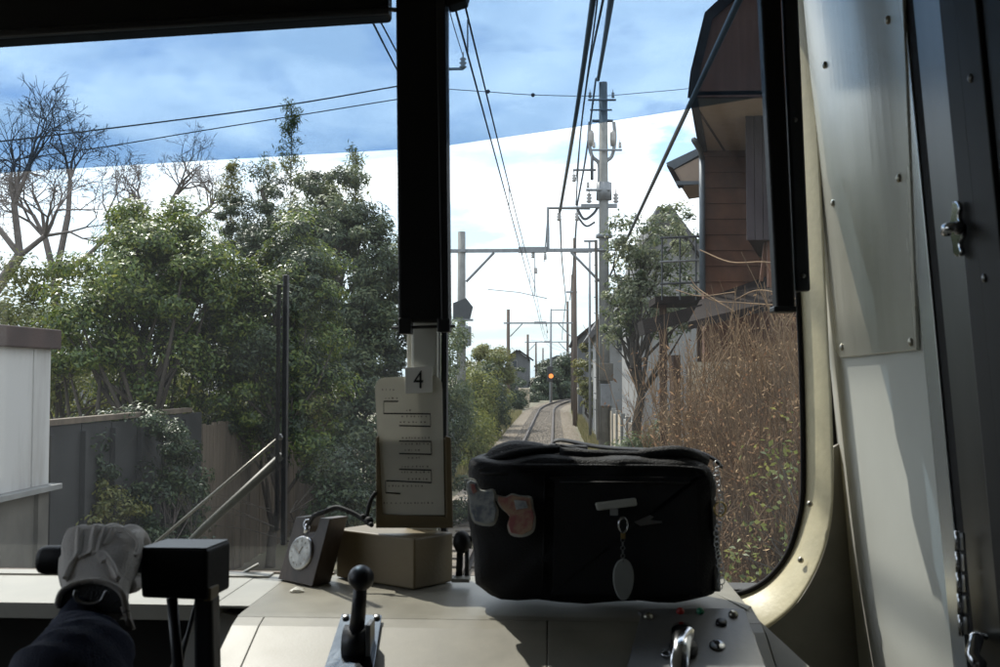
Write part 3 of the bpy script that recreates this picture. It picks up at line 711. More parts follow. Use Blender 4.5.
# crumpled scrap
sc = MB().ball((0, 0, 0), 0.010, 12, (1.1, 0.8, 0.45)); rs = random.Random(2)
sc.v = [p * rs.uniform(0.7, 1.25) + ptz(297, 592, ZD) + DN * 0.003 for p in sc.v]
tag(sc.build('paper_scrap', 'card_white'), 'tiny crumpled white paper scrap on the desk before the watch stand', 'paper scrap')
ws2 = MB().box(pt(250, 569, WY - 0.01), (0.035, 0.012, 0.004), Euler((0, -0.5, 0.3)).to_matrix())
tag(ws2.build('ledge_clip', 'ledge_white'), 'small pale strip leaning against the foot of the left pane', 'clip')
# headset like black clip between box and bag
hs = thing('black_handset', pt(462, 578, 1.72), 'black handset on a bracket squeezed between the tan box and the bag', 'handset')
MB().ball(pt(462, 542, 1.73), 0.021, 16, (0.75, 0.8, 0.95)).build('earpiece', 'black_vinyl', hs, True)
MB().tube([pt(460, 552, 1.73), pt(459, 578, 1.73)], 0.006, 10).build('stem', 'black_paint', hs, True)
MB().tube([pt(467, 548, 1.73), pt(467, 578, 1.73)], 0.004, 10).build('stem', 'black_paint', hs, True)
MB().tube([pt(474, 533, 1.735), pt(470, 548, 1.735)], 0.006, 8).build('clip', 'steel', hs, True)
MB().box(pt(461, 579, 1.715) , (0.03, 0.03, 0.006)).build('bracket', 'grey_low', hs)

# ------------------------------------------------------------------ the bag
bag = thing('shoulder_bag', (0.06, 1.60, ZD), 'black soft shoulder bag with charms and a carrying strap on the right of the desk', 'bag')
def bagpt(px, py, Y): return pt(px, py, Y)
def soft_body(outline_fn, nx, ny, y0, y1):
    pass
# body: silhouette in the picture plane swept through a rounded depth
front_out = [(476, 586), (472, 560), (468, 520), (466, 480), (469, 462), (482, 458), (505, 459), (530, 456), (560, 455), (600, 456), (640, 457), (675, 456), (700, 462), (713, 474), (718, 500), (721, 540), (721, 580), (717, 597), (690, 602), (640, 604), (560, 604), (500, 600)]
ctr = Vector((0.06, 0, 2.36))
loop = bez([pt(x, y, 1.545) for x, y in front_out + front_out[:1]], 3)[:-1]
cen = sum(loop, Vector()) / len(loop)
mb = MB(); rings = []
D0, D1 = 1.535, 1.70
prof = [(D0 + 0.004, 0.0), (D0 + 0.001, 0.5), (D0, 0.86), (D0 + 0.004, 0.94), (D0 + 0.014, 0.985), (D0 + 0.03, 1.0), (D0 + 0.07, 1.0), (D1 - 0.05, 0.99), (D1 - 0.02, 0.96), (D1, 0.86), (D1 + 0.002, 0.0)]
n = len(loop); vs = []; fs = []
for (y, s) in prof:
    for p in loop:
        qx = cen.x + (p.x - cen.x) * s; qz = cen.z + (p.z - cen.z) * s
        k = y / 1.545 if False else 1.0
        wv = 0.0035 * math.sin(qx * 38 + qz * 21) + 0.0025 * math.sin(qx * 75 - qz * 60 + 1.0)
        vs.append(Vector((qx + 0.002 * math.sin(qz * 60), y + wv * (1 if s > 0.3 else 0.3), max(ZD + 0.001, qz + 0.002 * math.sin(qx * 50 + y * 30)))))
m_ = len(prof)
fs = [[i * n + k, i * n + (k + 1) % n, (i + 1) * n + (k + 1) % n, (i + 1) * n + k] for i in range(m_ - 1) for k in range(n)]
fs += [list(range(n))[::-1], list(range((m_ - 1) * n, m_ * n))]
MB().add(vs, fs).build('body', 'black_cloth', bag, True)
# puffed top: the gathered flap
fl_ = MB()
tops = [(470, 463, .010), (487, 457, .020), (500, 449, .030), (515, 445, .034), (535, 446, .030), (556, 450, .022), (575, 455, .014)]
fl_.tube(bez([pt(x, y + 12, 1.61) for x, y, r in tops], 4), [0.02] * (4 * (len(tops) - 1) + 1), 14)
P = bez([Vector((x, y, r)) for x, y, r in tops], 5)
fl_ = MB().tube([pt(p.x, p.y + p.z * 480, 1.61) for p in P], [max(0.008, p.z) for p in P], 16)
fl_.build('flap', 'black_cloth', bag, True)
fd = MB()
for (a, b, c, r) in (((486, 462), (520, 452), (560, 449), .007), ((500, 455), (535, 462), (575, 456), .006), ((560, 452), (600, 455), (650, 456), .008), ((640, 455), (680, 452), (706, 462), .010)):
    fd.tube(bez([pt(*a, 1.565), pt(*b, 1.56), pt(*c, 1.575)], 5), r, 8)
fd.build('fold', 'black_cloth', bag, True)
MB().tube(bez([pt(479, 470, 1.540), pt(500, 466, 1.536), pt(600, 466, 1.532), pt(690, 468, 1.536), pt(706, 478, 1.540), pt(712, 520, 1.542), pt(714, 590, 1.545)], 5), 0.003, 8).build('piping', 'black_cloth', bag, True)
MB().tube(bez([pt(552, 446, 1.63), pt(560, 440, 1.63), pt(600, 447, 1.62), pt(650, 450, 1.61), pt(690, 450, 1.60), pt(712, 458, 1.60), pt(722, 467, 1.60)], 6), 0.011, 8, 0.22, (0, 0, 1)).build('strap', 'black_vinyl', bag, True)
MB().tube(bez([pt(556, 444, 1.60), pt(585, 450, 1.585), pt(620, 456, 1.58), pt(660, 454, 1.58), pt(690, 452, 1.59)], 6), 0.004, 8, 0.4).build('handle', 'black_vinyl', bag, True)
MB().prism([pt(548, 444, 1.60), pt(588, 446, 1.60), pt(588, 457, 1.59), pt(548, 457, 1.59)], (0, 0.02, 0)).build('strap_tab', 'black_vinyl', bag, False, 0.003)
pk = MB().prism(bez([pt(x, y, 1.5285) for x, y in ((555, 482), (560, 477), (690, 478), (696, 484), (698, 586), (690, 594), (560, 594), (553, 588), (555, 482))], 3)[:-1], (0, 0.008, 0))
pk.build('pocket', 'black_cloth', bag, False, 0.002)
MB().tube([pt(560, 482, 1.527), pt(690, 483, 1.527)], 0.0016, 6).build('zip', 'black_vinyl', bag, True)
sm_ = MB()
for (x0_, y0_, x1_, y1_) in ((545, 470, 543, 598), (480, 474, 545, 471)): sm_.tube([pt(x0_, y0_, 1.5335), pt((x0_ + x1_) / 2, (y0_ + y1_) / 2, 1.5325), pt(x1_, y1_, 1.5335)], 0.002, 6)
sm_.build('seam', 'black_vinyl', bag, True)
# charms on the bag
def rim(poly, Y):
    cx = sum(p[0] for p in poly) / len(poly); cy = sum(p[1] for p in poly) / len(poly)
    return MB().prism(bez([pt(cx + (x - cx) * 1.1, cy + (y - cy) * 1.09, Y) for x, y in poly + poly[:1]], 3)[:-1], (0, 0.003, 0))
def charm(poly, Y, t, m): return MB().prism([pt(x, y, Y) for x, y in poly], (0, t, 0))
yb = 1.519
ch = thing('acrylic_badge', pt(482, 505, yb), 'pale blue-grey cut-out acrylic badge at the left edge of the bag', 'badge', 'cut-out badges pinned to the bag')
charm(((467, 483), (470, 480), (476, 482), (480, 490), (485, 491), (492, 490), (495, 494), (494, 502), (497, 510), (494, 522), (486, 524), (475, 521), (471, 512), (470, 500), (468, 492)), yb, 0.003, '').build('plate', 'badge_pale', ch, False, 0.001)
rim(((467, 483), (470, 480), (476, 482), (480, 490), (485, 491), (492, 490), (495, 494), (494, 502), (497, 510), (494, 522), (486, 524), (475, 521), (471, 512), (470, 500), (468, 492)), yb + 0.0032).build('backing', 'clip_white', ch)
charm(((470, 484), (474, 484), (477, 492), (473, 494)), yb - 0.002, 0.002, '').build('accent', 'badge_pink', ch, False, 0.0005)
ch = thing('acrylic_badge', pt(516, 515, yb), 'pink and tan cut-out acrylic badge, second from the left on the bag', 'badge', 'cut-out badges pinned to the bag')
charm(((498, 496), (506, 498), (512, 495), (520, 497), (530, 498), (532, 508), (534, 518), (532, 530), (522, 535), (511, 533), (508, 524), (510, 516), (502, 508), (498, 501)), yb, 0.003, '').build('plate', 'badge_pink', ch, False, 0.001)
rim(((498, 496), (506, 498), (512, 495), (520, 497), (530, 498), (532, 508), (534, 518), (532, 530), (522, 535), (511, 533), (508, 524), (510, 516), (502, 508), (498, 501)), yb + 0.0032).build('backing', 'clip_white', ch)
charm(((514, 500), (526, 501), (528, 508), (516, 510)), yb - 0.002, 0.002, '').build('accent', 'badge_pale', ch, False, 0.0005)
kc = thing('key_charm', pt(622, 505, yb), 'white clip bar with key ring and oval grey tag on the bag front', 'key charm')
MB().prism([pt(595, 503, yb), pt(636, 498, yb), pt(637.5, 506, yb), pt(597, 511, yb)], (0, 0.008, 0)).build('clip_bar', 'clip_white', kc, False, 0.003, 3)
MB().box(pt(614, 512, yb + 0.003), (0.012, 0.006, 0.010)).build('clip_jaw', 'steel', kc, False, 0.001)
MB().torus(pt(623, 525, yb - 0.002), 0.0098, 0.0016, (0.35, -1, 0), 20, 6, 0.75, 1.15).build('ring', 'chrome', kc, True)
MB().box(pt(623, 535.5, yb), (0.007, 0.004, 0.010)).build('swivel', 'brass', kc, False, 0.001)
cn = MB()
for k in range(6): cn.torus(pt(622.8, 540 + k * 4, yb), 0.003, 0.0008, (1 if k % 2 else 0.2, -1 if k % 2 == 0 else 0.2, 0), 10, 5)
cn.build('chain', 'steel_dark', kc, True)
MB().prism([pt(623.5 + 10.5 * math.sin(a) * (1 + 0.12 * math.cos(a)), 580 + 21 * math.cos(a) * -1 * 1.0, yb) for a in [2 * PI * k / 28 for k in range(28)]], (0, 0.005, 0)).build('tag', 'tag_grey', kc, False, 0.0015)
kd = thing('charm_chain', pt(716, 460, 1.56), 'bright chain of rings and clips dangling down the right side of the bag', 'chain')
rk = random.Random(9); lk = MB(); y = 464
while y < 588:
    r = rk.choice((0.0040, 0.0055, 0.0048)); lk.torus(pt(719 + 2.5 * math.sin(y * 0.09) , y, 1.53), r * 0.95, 0.0008, (rk.uniform(-1, 1), -1, rk.uniform(-.4, .4)), 12, 5); y += r * 1000
lk.build('chain', 'steel', kd, True)
MB().torus(pt(720, 509, 1.53), 0.0105, 0.0016, (0.5, -1, 0), 22, 6).build('ring', 'brass', kd, True)
MB().tube([pt(712, 487, 1.55), pt(714, 500, 1.55)], 0.004, 8).build('clip', 'chrome', kd, True)
MB().prism([pt(710, 555, 1.55), pt(720, 555, 1.55), pt(721, 592, 1.55), pt(712, 592, 1.55)], (0, 0.006, 0)).build('pendant', 'plate_dark', kd, False, 0.002)
tg = MB().prism([pt(634, 522, yb + .003), pt(650, 515, yb + .003), pt(654, 517, yb + .003), pt(650, 520, yb + .003), pt(662, 521, yb + .003), pt(662, 523, yb + .003), pt(640, 526, yb + .003)], (0, 0.002, 0))
tg.build('emblem', 'steel_dark', bag, False, 0.0006)

# ------------------------------------------------------------------ master controller
mc = thing('master_controller', (-0.44, 1.18, 1.12), 'black T-shaped master controller handle on a column at the left of the desk', 'controller')
x0, x1 = pt(138, 570, 1.15).x, pt(207, 570, 1.15).x
zt, zb = pt(150, 549, 1.15).z, pt(150, 600, 1.15).z
MB().prism([Vector((x0, 1.15, zt)), Vector((x1, 1.15, zt)), Vector((x1, 1.15, zb)), Vector((x0 + 0.004, 1.15, zb + 0.002))], (0.006, 0.066, 0)).build('head', 'black_vinyl', mc, False, 0.004, 3)
MB().prism([Vector((x0 + .003, 1.152, zt)), Vector((x1 - .002, 1.152, zt)), Vector((x1 + .004, 1.214, zt)), Vector((x0 + .009, 1.214, zt))], (0, 0, 0.0015)).build('lid', 'black_paint', mc)
MB().box(pt(211, 592, 1.17), (0.010, 0.03, 0.016)).build('lug', 'box_tan', mc, False, 0.002)
barz = pt(50, 560, 1.20).z
xb0 = pt(42, 560, 1.20).x
MB().tube([Vector((xb0, 1.20, barz)), Vector((xb0 + 0.006, 1.20, barz)), Vector((x0 + 0.02, 1.195, barz + 0.004))], [0.016, 0.0175, 0.016], 18).build('grip_bar', 'black_vinyl', mc, True)
MB().prism([pt(193, 598, 1.175), pt(212, 598, 1.175), pt(214, 700, 1.175), pt(215, 1000, 1.175), pt(195, 1000, 1.175)], (0, 0.03, 0)).build('column', 'black_paint', mc, False, 0.004)
MB().tube([pt(172, 598, 1.18), pt(178, 667, 1.18), pt(182, 760, 1.18)], 0.0065, 12).build('rod', 'black_paint', mc, True)
MB().tube([pt(198, 598, 1.21), pt(183, 652, 1.21), pt(176, 700, 1.21)], 0.003, 8).build('link', 'black_paint', mc, True)

# ------------------------------------------------------------------ the driver
pe = thing('person', (-0.72, 0.45, 1.12), 'person in a navy sleeve and pale glove gripping the controller at the lower left', 'person')
# body: one continuous skinned surface
nodes = {}
J = [('pelvis', (-0.72, 0.40, 1.78), .13), ('belly', (-0.72, 0.42, 1.95), .125), ('chest', (-0.72, 0.43, 2.13), .135), ('upper', (-0.72, 0.43, 2.25), .09), ('neck', (-0.72, 0.44, 2.36), .052), ('head0', (-0.72, 0.46, 2.44), .068), ('head1', (-0.72, 0.45, 2.53), .082), ('head2', (-0.72, 0.44, 2.60), .055),
     ('lsh', (-0.88, 0.43, 2.24), .06), ('lel', (-0.56, 0.78, 2.10), .042), ('lwr', (-0.503, 1.045, 2.335), .026), ('lhd', (-0.525, 1.12, 2.375), .022),
     ('rsh', (-0.56, 0.43, 2.24), .06), ('rel', (-0.50, 0.42, 1.98), .042), ('rwr', (-0.58, 0.64, 1.88), .027), ('rhd', (-0.62, 0.72, 1.87), .024),
     ('lhp', (-0.82, 0.46, 1.74), .10), ('lkn', (-0.86, 0.88, 1.72), .065), ('lan', (-0.86, 0.86, 1.24), .042), ('lto', (-0.86, 1.02, 1.17), .04),
     ('rhp', (-0.62, 0.46, 1.74), .10), ('rkn', (-0.60, 0.88, 1.72), .065), ('ran', (-0.60, 0.86, 1.24), .042), ('rto', (-0.60, 1.02, 1.17), .04)]
E_ = [('pelvis', 'belly'), ('belly', 'chest'), ('chest', 'upper'), ('upper', 'neck'), ('neck', 'head0'), ('head0', 'head1'), ('head1', 'head2'), ('upper', 'lsh'), ('lsh', 'lel'), ('lel', 'lwr'), ('lwr', 'lhd'),
      ('upper', 'rsh'), ('rsh', 'rel'), ('rel', 'rwr'), ('rwr', 'rhd'), ('pelvis', 'lhp'), ('lhp', 'lkn'), ('lkn', 'lan'), ('lan', 'lto'), ('pelvis', 'rhp'), ('rhp', 'rkn'), ('rkn', 'ran'), ('ran', 'rto')]
idx = {j[0]: i for i, j in enumerate(J)}
me = bpy.data.meshes.new('body'); o0 = root_of(pe)
me.from_pydata([Vector(j[1]) - o0 for j in J], [(idx[a], idx[b]) for a, b in E_], [])
ob = bpy.data.objects.new('body_source', me); COL.objects.link(ob)
sk = ob.modifiers.new('skin', 'SKIN')
for i, j in enumerate(J):
    me.skin_vertices[0].data[i].radius = (j[2], j[2]); me.skin_vertices[0].data[i].use_root = (i == 0)
ss = ob.modifiers.new('sub', 'SUBSURF'); ss.levels = 1; ss.render_levels = 1
def bake(ob, name, material, parent, smooth=True):
    bpy.context.view_layer.update()
    dg = bpy.context.evaluated_depsgraph_get()
    m2 = bpy.data.meshes.new_from_object(ob.evaluated_get(dg)); old = ob.data
    bpy.data.objects.remove(ob); bpy.data.meshes.remove(old)
    m2.name = name
    m2.polygons.foreach_set('use_smooth', np.full(len(m2.polygons), smooth, dtype=bool))
    return link(name, m2, material, parent)
bake(ob, 'body', 'navy_cloth', pe)
hd_ = Vector((-0.72, 0.47, 2.50))
MB().ball(hd_, 0.085, 20, (0.86, 1.0, 1.25)).ball(hd_ + Vector((0, 0.088, -0.01)), 0.014, 8, (0.8, 1, 1.3)).ball(hd_ + Vector((0.075, 0, 0)), 0.02, 8, (0.4, 0.7, 1.2)).ball(hd_ + Vector((-0.075, 0, 0)), 0.02, 8, (0.4, 0.7, 1.2)).build('face', 'skin', pe, True)
MB().ball(hd_ + Vector((0, -0.018, 0.03)), 0.09, 18, (0.9, 1.0, 1.05)).build('hair', 'hair', pe, True)
MB().lathe([(0.095, 0), (0.098, 0.03), (0.115, 0.06), (0.11, 0.075), (0.02, 0.08)], hd_ + Vector((0, -0.01, 0.055)), (0, 0.1, 1), 24).build('cap', 'navy_cloth', pe, True)
# jacket sleeve with creases
ax = bez([Vector((-0.86, 0.45, 2.24)), Vector((-0.56, 0.78, 2.10)), Vector((-0.487, 0.975, 2.278)), Vector((-0.499, 1.045, 2.328))], 14)
sv = []; nn = 26; sf = []
prev = Vector((0, 0, 1))
for i, p in enumerate(ax):
    t = (ax[min(i + 1, len(ax) - 1)] - ax[max(i - 1, 0)]).normalized()
    a = (prev - t * prev.dot(t)).normalized(); b = t.cross(a); prev = a
    f = i / (len(ax) - 1); r0 = 0.080 * (1 - f) + 0.052 * f - 0.017 * max(0, f - .72) / .28
    for k in range(nn):
        an = 2 * PI * k / nn
        r = r0 * (1 + 0.075 * math.sin(f * 46 + 1.6 * math.sin(an * 1 + 0.7)) * (0.5 + 0.5 * math.sin(an * 2 + f * 5)) + 0.03 * math.sin(f * 90 + an * 3))
        sv.append(p + a * (r * math.cos(an)) + b * (r * math.sin(an)))
mI = len(ax)
sf = [[i * nn + k, i * nn + (k + 1) % nn, (i + 1) * nn + (k + 1) % nn, (i + 1) * nn + k] for i in range(mI - 1) for k in range(nn)] + [list(range(nn))[::-1], list(range((mI - 1) * nn, mI * nn))]
MB().add(sv, sf).build('sleeve', 'navy_cloth', pe, True)
# glove: separate overlapping solids fused into one surface
def gp_(px, py, Y): return pt(px, py, Y)
gm = MB()
def yof(py): return 1.068 + (590 - py) / 68 * 0.105
# back of the hand, as lofted ellipses from hem to knuckles
secs = [(93, 594, 36, .020), (93, 585, 35, .021), (94, 574, 35, .021), (96, 562, 38, .021), (98, 550, 40, .020), (98, 539, 40, .018), (98, 531, 37, .014), (98, 526, 33, .009)]
vs = []; fs = []; nn = 24
for (cx, py, hw, hh_) in secs:
    Y = yof(py); c = gp_(cx, py, Y) - Vector((0, -0.3, 0.95)).normalized() * hh_ * 0.75
    w = hw * Y / 1000
    for k in range(nn):
        an = 2 * PI * k / nn; ca, sa = math.cos(an), math.sin(an)
        vs.append(c + Vector((w * math.copysign(abs(ca) ** 0.8, ca), 0, 0)) + Vector((0, -0.35, 0.94)) * (hh_ * math.copysign(abs(sa) ** 0.8, sa)))
mI = len(secs)
fs = [[i * nn + k, i * nn + (k + 1) % nn, (i + 1) * nn + (k + 1) % nn, (i + 1) * nn + k] for i in range(mI - 1) for k in range(nn)] + [list(range(nn))[::-1], list(range((mI - 1) * nn, mI * nn))]
gm.add(vs, fs)
# four fingers closing over the bar
NB = Vector((0, -0.35, 0.94))
for (pxk, pyk, r) in ((70, 533, .0112), (87, 527, .0118), (104, 525, .0122), (121, 528, .0118)):
    s0 = gp_(95 + (pxk - 95) * .75, 572, yof(572)) - NB * .015
    s1 = gp_(95 + (pxk - 95) * .9, 550, yof(550)) - NB * .0135
    s2 = gp_(pxk, pyk + 3, 1.165) - NB * (r + .001)
    bx = s2.x - 0.001
    gm.tube(bez([s0, s1, s2, Vector((bx, 1.200, barz + 0.033)), Vector((bx, 1.228, barz + 0.016)), Vector((bx, 1.233, barz - 0.010)), Vector((bx, 1.214, barz - 0.028)), Vector((bx, 1.192, barz - 0.028))], 4), [r * 1.0] * 12 + [r * 0.96] * 8 + [r * 0.88] * 9, 14)
    gm.ball(Vector((bx, 1.192, barz - 0.028)), r * 0.9, 10)
# thumb along the right side, its tip over the bar
gm.tube(bez([gp_(114, 575, 1.10) - NB * .013, gp_(127, 558, 1.13) - NB * .008, gp_(134, 542, 1.165), gp_(136, 536, 1.20)], 5), [.014] * 5 + [.013] * 5 + [.0105] * 6, 12)
gm.ball(gp_(136.3, 535.5, 1.203), .0105, 10)
# heel of the hand at the left
gm.tube(bez([gp_(82, 582, 1.085) - NB * .014, gp_(73, 569, 1.12) - NB * .010, gp_(72, 553, 1.15) - NB * .010], 5), [.017] * 5 + [.0165] * 6, 12)
# cloth folds running from the knuckles to the wrist
for path, r in (([(80, 532), (79, 546), (78, 558), (70, 570), (65, 582)], .0026), ([(97, 529), (94, 541), (92, 556), (80, 562)], .0028), ([(107, 530), (101, 546), (99, 558), (104, 566), (106, 560)], .0024), ([(92, 557), (104, 558), (113, 570), (119, 582)], .0026), ([(114, 532), (106, 548)], .002), ([(128, 534), (138, 545), (136, 560)], .002)):
    gm.tube(bez([gp_(x, y, yof(y)) + NB * .0045 for x, y in path], 5), r * 1.15, 8)
gme = gm.mesh('glove', o0); go = bpy.data.objects.new('glove_source', gme); COL.objects.link(go)
rm = go.modifiers.new('remesh', 'REMESH'); rm.mode = 'VOXEL'; rm.voxel_size = 0.0013
sm = go.modifiers.new('smooth', 'SMOOTH'); sm.factor = 0.5; sm.iterations = 3
glove = bake(go, 'glove', 'glove_cloth', pe)
tag(glove, 'pale cotton glove with creases on the back of the hand')
# hem of the glove and the cuff opening
cz = gp_(94, 596, 1.062)
hemp = bez([gp_(57, 606, 1.052), gp_(62, 592, 1.056), gp_(76, 583.5, 1.060), (gp_(94, 581, 1.062)), gp_(112, 585, 1.060), gp_(123, 595, 1.056), gp_(127, 612, 1.052)], 6)
MB().tube(hemp, 0.0036, 8).build('hem', 'glove_cloth', glove, True)
MB().prism([p + Vector((0, -0.001, -0.002)) for p in hemp], (0, 0.004, 0)).build('cuff_lining', 'black_cloth', glove)
MB().tube(bez([gp_(76, 590, 1.048), gp_(75, 596, 1.046), gp_(80, 602, 1.045), (gp_(92, 604, 1.044)), gp_(101, 601, 1.045), gp_(105, 594, 1.047), gp_(107, 591, 1.048)], 5), 0.0022, 8).build('wrist_band', 'steel_dark', pe, True)
MB().tube([gp_(124, 606, 1.055), gp_(132, 630, 1.05)], 0.004, 8).build('cuff_tape', 'glove_cloth', pe, True)
ds = thing('driver_seat', (-0.72, 0.35, 1.12), 'dark cushioned seat under the driver, out at the lower left', 'seat')
MB().box((-0.72, 0.42, 1.60), (0.44, 0.42, 0.09)).build('cushion', 'seat_cloth', ds, False, 0.03, 3)
MB().box((-0.72, 0.18, 1.95), (0.42, 0.07, 0.50)).build('backrest', 'seat_cloth', ds, False, 0.03, 3)
MB().tube([(-0.72, 0.40, 1.12), (-0.72, 0.40, 1.56)], 0.04, 14).build('post', 'steel_dark', ds, True)
# ================================================================== outside: ground and track
rng = np.random.default_rng(11)
struct(MB().add([(-900, -300, 0), (900, -300, 0), (900, 1500, 0), (-900, 1500, 0)], [[0, 1, 2, 3]]).build('ground', 'soil'))
def trackx(y): return -0.65 + (0.0019 * (y - 70) ** 2 if y > 70 else 0.0)
ys = [-20] + list(range(0, 72, 12)) + list(range(72, 150, 4))
L_ = [Vector((trackx(y) - 1.5, y, 0.02)) for y in ys]; R__ = [Vector((trackx(y) + 1.5, y, 0.02)) for y in ys]
tb_ = MB().strip(L_, R__, (0, 0, -0.3))
struct(tb_.build('track_bed', 'ballast'))
# loose ballast stones, as real relief where the track comes into view
n = 26000
yy = 30 + 75 * rng.random(n) ** 1.3; xx = np.array([trackx(v) for v in yy]) + rng.uniform(-1.65, 1.65, n); sz = rng.uniform(0.02, 0.05, n)
base = np.array([[1, 0, 0], [-0.5, .87, 0], [-0.5, -.87, 0], [0.1, 0.1, .9]])
V = np.stack([xx, yy, np.full(n, 0.022)], 1)[:, None, :] + base[None] * sz[:, None, None] * rng.uniform(0.6, 1.3, (n, 4, 3))
F = (np.arange(n)[:, None, None] * 4 + np.array([[0, 1, 3], [1, 2, 3], [2, 0, 3]])[None]).reshape(-1, 3)
st = np_mesh('ballast_stones', V.reshape(-1, 3), F, 'ballast'); st['kind'] = 'stuff'
tr = thing('railway_track', (-0.65, 40, 0.02), 'single railway track running away between the poles and curving right', 'railway track'); tr['kind'] = 'structure'
for s in (-1, 1):
    prof = [(-.06, 0), (.06, 0), (.06, .015), (.012, .03), (.012, .10), (.042, .11), (.042, .14), (-.042, .14), (-.042, .11), (-.012, .10), (-.012, .03), (-.06, .015)]
    vs = []; fs = []; k = len(prof)
    for y in ys:
        for (a, b) in prof: vs.append((trackx(y) + s * 0.5335 + a, y, 0.05 + b))
    fs = [[i * k + j, i * k + (j + 1) % k, (i + 1) * k + (j + 1) % k, (i + 1) * k + j] for i in range(len(ys) - 1) for j in range(k)]
    MB().add(vs, fs).build('rail', 'rail_steel', tr)
sl_ = MB()
y = -5.0
while y < 140: sl_.box((trackx(y), y, 0.018), (2.0, 0.22, 0.07)); y += 0.62
so_ = sl_.build('sleepers', 'sleeper_wood', tr); so_['kind'] = 'stuff'

# ------------------------------------------------------------------ foliage tools
def unit(a): return a / np.maximum(1e-9, np.linalg.norm(a, axis=1, keepdims=True))
def leaf_arrays(C, N, L, Wd, rg, droop=0.0):
    n = len(C); T = unit(np.cross(N, rg.normal(size=(n, 3)))); B = np.cross(N, T)
    T[:, 2] -= droop; T = unit(T)
    l = (L * rg.uniform(0.4, 1.45, n))[:, None]; w = (Wd * rg.uniform(0.6, 1.25, n))[:, None]
    v = np.stack([C - T * l / 2, C + B * w / 2 + N * w * 0.15, C + T * l / 2 - N * l * 0.12, C - B * w / 2 + N * w * 0.15], 1)
    return v.reshape(-1, 3), (np.arange(n)[:, None] * 4 + np.arange(4)[None])
def crown(blobs, n, L, Wd, rg, clump=0.28, nsub=60, up=0.45, shell=0.6):
    """leaf clumps spread through ellipsoids; returns leaf arrays and the clump centres"""
    vol = np.array([b[3] * b[4] * b[5] for b in blobs]) ** 0.8; vol /= vol.sum()
    Cs, Ns, subs = [], [], []
    for b, f in zip(blobs, vol):
        c = np.array(b[:3]); r = np.array(b[3:6]); k = max(4, int(nsub * f)); m = int(n * f / k) + 1
        d = unit(rg.normal(size=(k, 3))); rad = shell + (1.08 - shell) * rg.random(k) ** 0.7
        sc = c + d * r * rad[:, None]; subs.append(sc)
        sr = clump * rg.uniform(0.55, 1.35, k)
        p = rg.normal(size=(k, m, 3)); p = p / np.maximum(1e-9, np.linalg.norm(p, axis=2, keepdims=True)) * (rg.random((k, m, 1)) ** 0.45)
        P = sc[:, None] + p * sr[:, None, None] * np.array([1, 1, 0.7])
        nrm = p + d[:, None] * 0.5 + np.array([0, 0, up]) + rg.normal(size=(k, m, 3)) * 0.35
        Cs.append(P.reshape(-1, 3)); Ns.append(unit(nrm.reshape(-1, 3)))
    C = np.concatenate(Cs); N = np.concatenate(Ns)
    ok = C[:, 2] > 0.03
    v, f = leaf_arrays(C[ok], N[ok], L, Wd, rg)
    return v, f, np.concatenate(subs)
def seg_mesh(P0, P1, r0, r1, k=4):
    """many straight tapered rods at once"""
    P0 = np.asarray(P0, float); P1 = np.asarray(P1, float); n = len(P0)
    r0 = np.broadcast_to(np.asarray(r0, float), (n,)); r1 = np.broadcast_to(np.asarray(r1, float), (n,))
    T = unit(P1 - P0); A = unit(np.cross(T, np.where(np.abs(T[:, 2:3]) > 0.9, np.array([[1., 0, 0]]), np.array([[0, 0, 1.]])))); B = np.cross(T, A)
    an = 2 * PI * np.arange(k) / k
    off = A[:, None] * np.cos(an)[None, :, None] + B[:, None] * np.sin(an)[None, :, None]
    V = np.concatenate([P0[:, None] + off * r0[:, None, None], P1[:, None] + off * r1[:, None, None]], 1).reshape(-1, 3)
    i = np.arange(k); q = np.stack([i, (i + 1) % k, k + (i + 1) % k, k + i], 1)
    F = (np.arange(n)[:, None, None] * 2 * k + q[None]).reshape(-1, 4)
    return V, F
def limbs(base, top, r, targets, rg, wob=0.08, hmin=0.18):
    """a leaning trunk with limbs out to the clump centres"""
    b = np.array(base, float); t = np.array(top, float); P0, P1, R0, R1 = [], [], [], []
    m = 9; pts_ = [b + (t - b) * i / (m - 1) + (rg.normal(size=3) * wob * np.array([1, 1, 0]) if 0 < i else 0) for i in range(m)]
    rad = [r * (1 - 0.75 * i / (m - 1)) for i in range(m)]
    for i in range(m - 1): P0.append(pts_[i]); P1.append(pts_[i + 1]); R0.append(rad[i]); R1.append(rad[i + 1])
    for q in targets:
        hgt = np.clip((q[2] - b[2]) / max(0.1, (t - b)[2]) - rg.uniform(0.15, 0.45), hmin, 0.95)
        j = min(m - 2, int(hgt * (m - 1))); s = pts_[j]; mid = s + (q - s) * 0.5 + rg.normal(size=3) * 0.08 * np.linalg.norm(q - s) + np.array([0, 0, 0.05])
        rr_ = min(rad[j] * 0.5, 0.012 + 0.02 * np.linalg.norm(q - s))
        P0 += [s, mid]; P1 += [mid, q]; R0 += [rr_, rr_ * 0.65]; R1 += [rr_ * 0.65, rr_ * 0.2]
    return seg_mesh(P0, P1, R0, R1, 6)
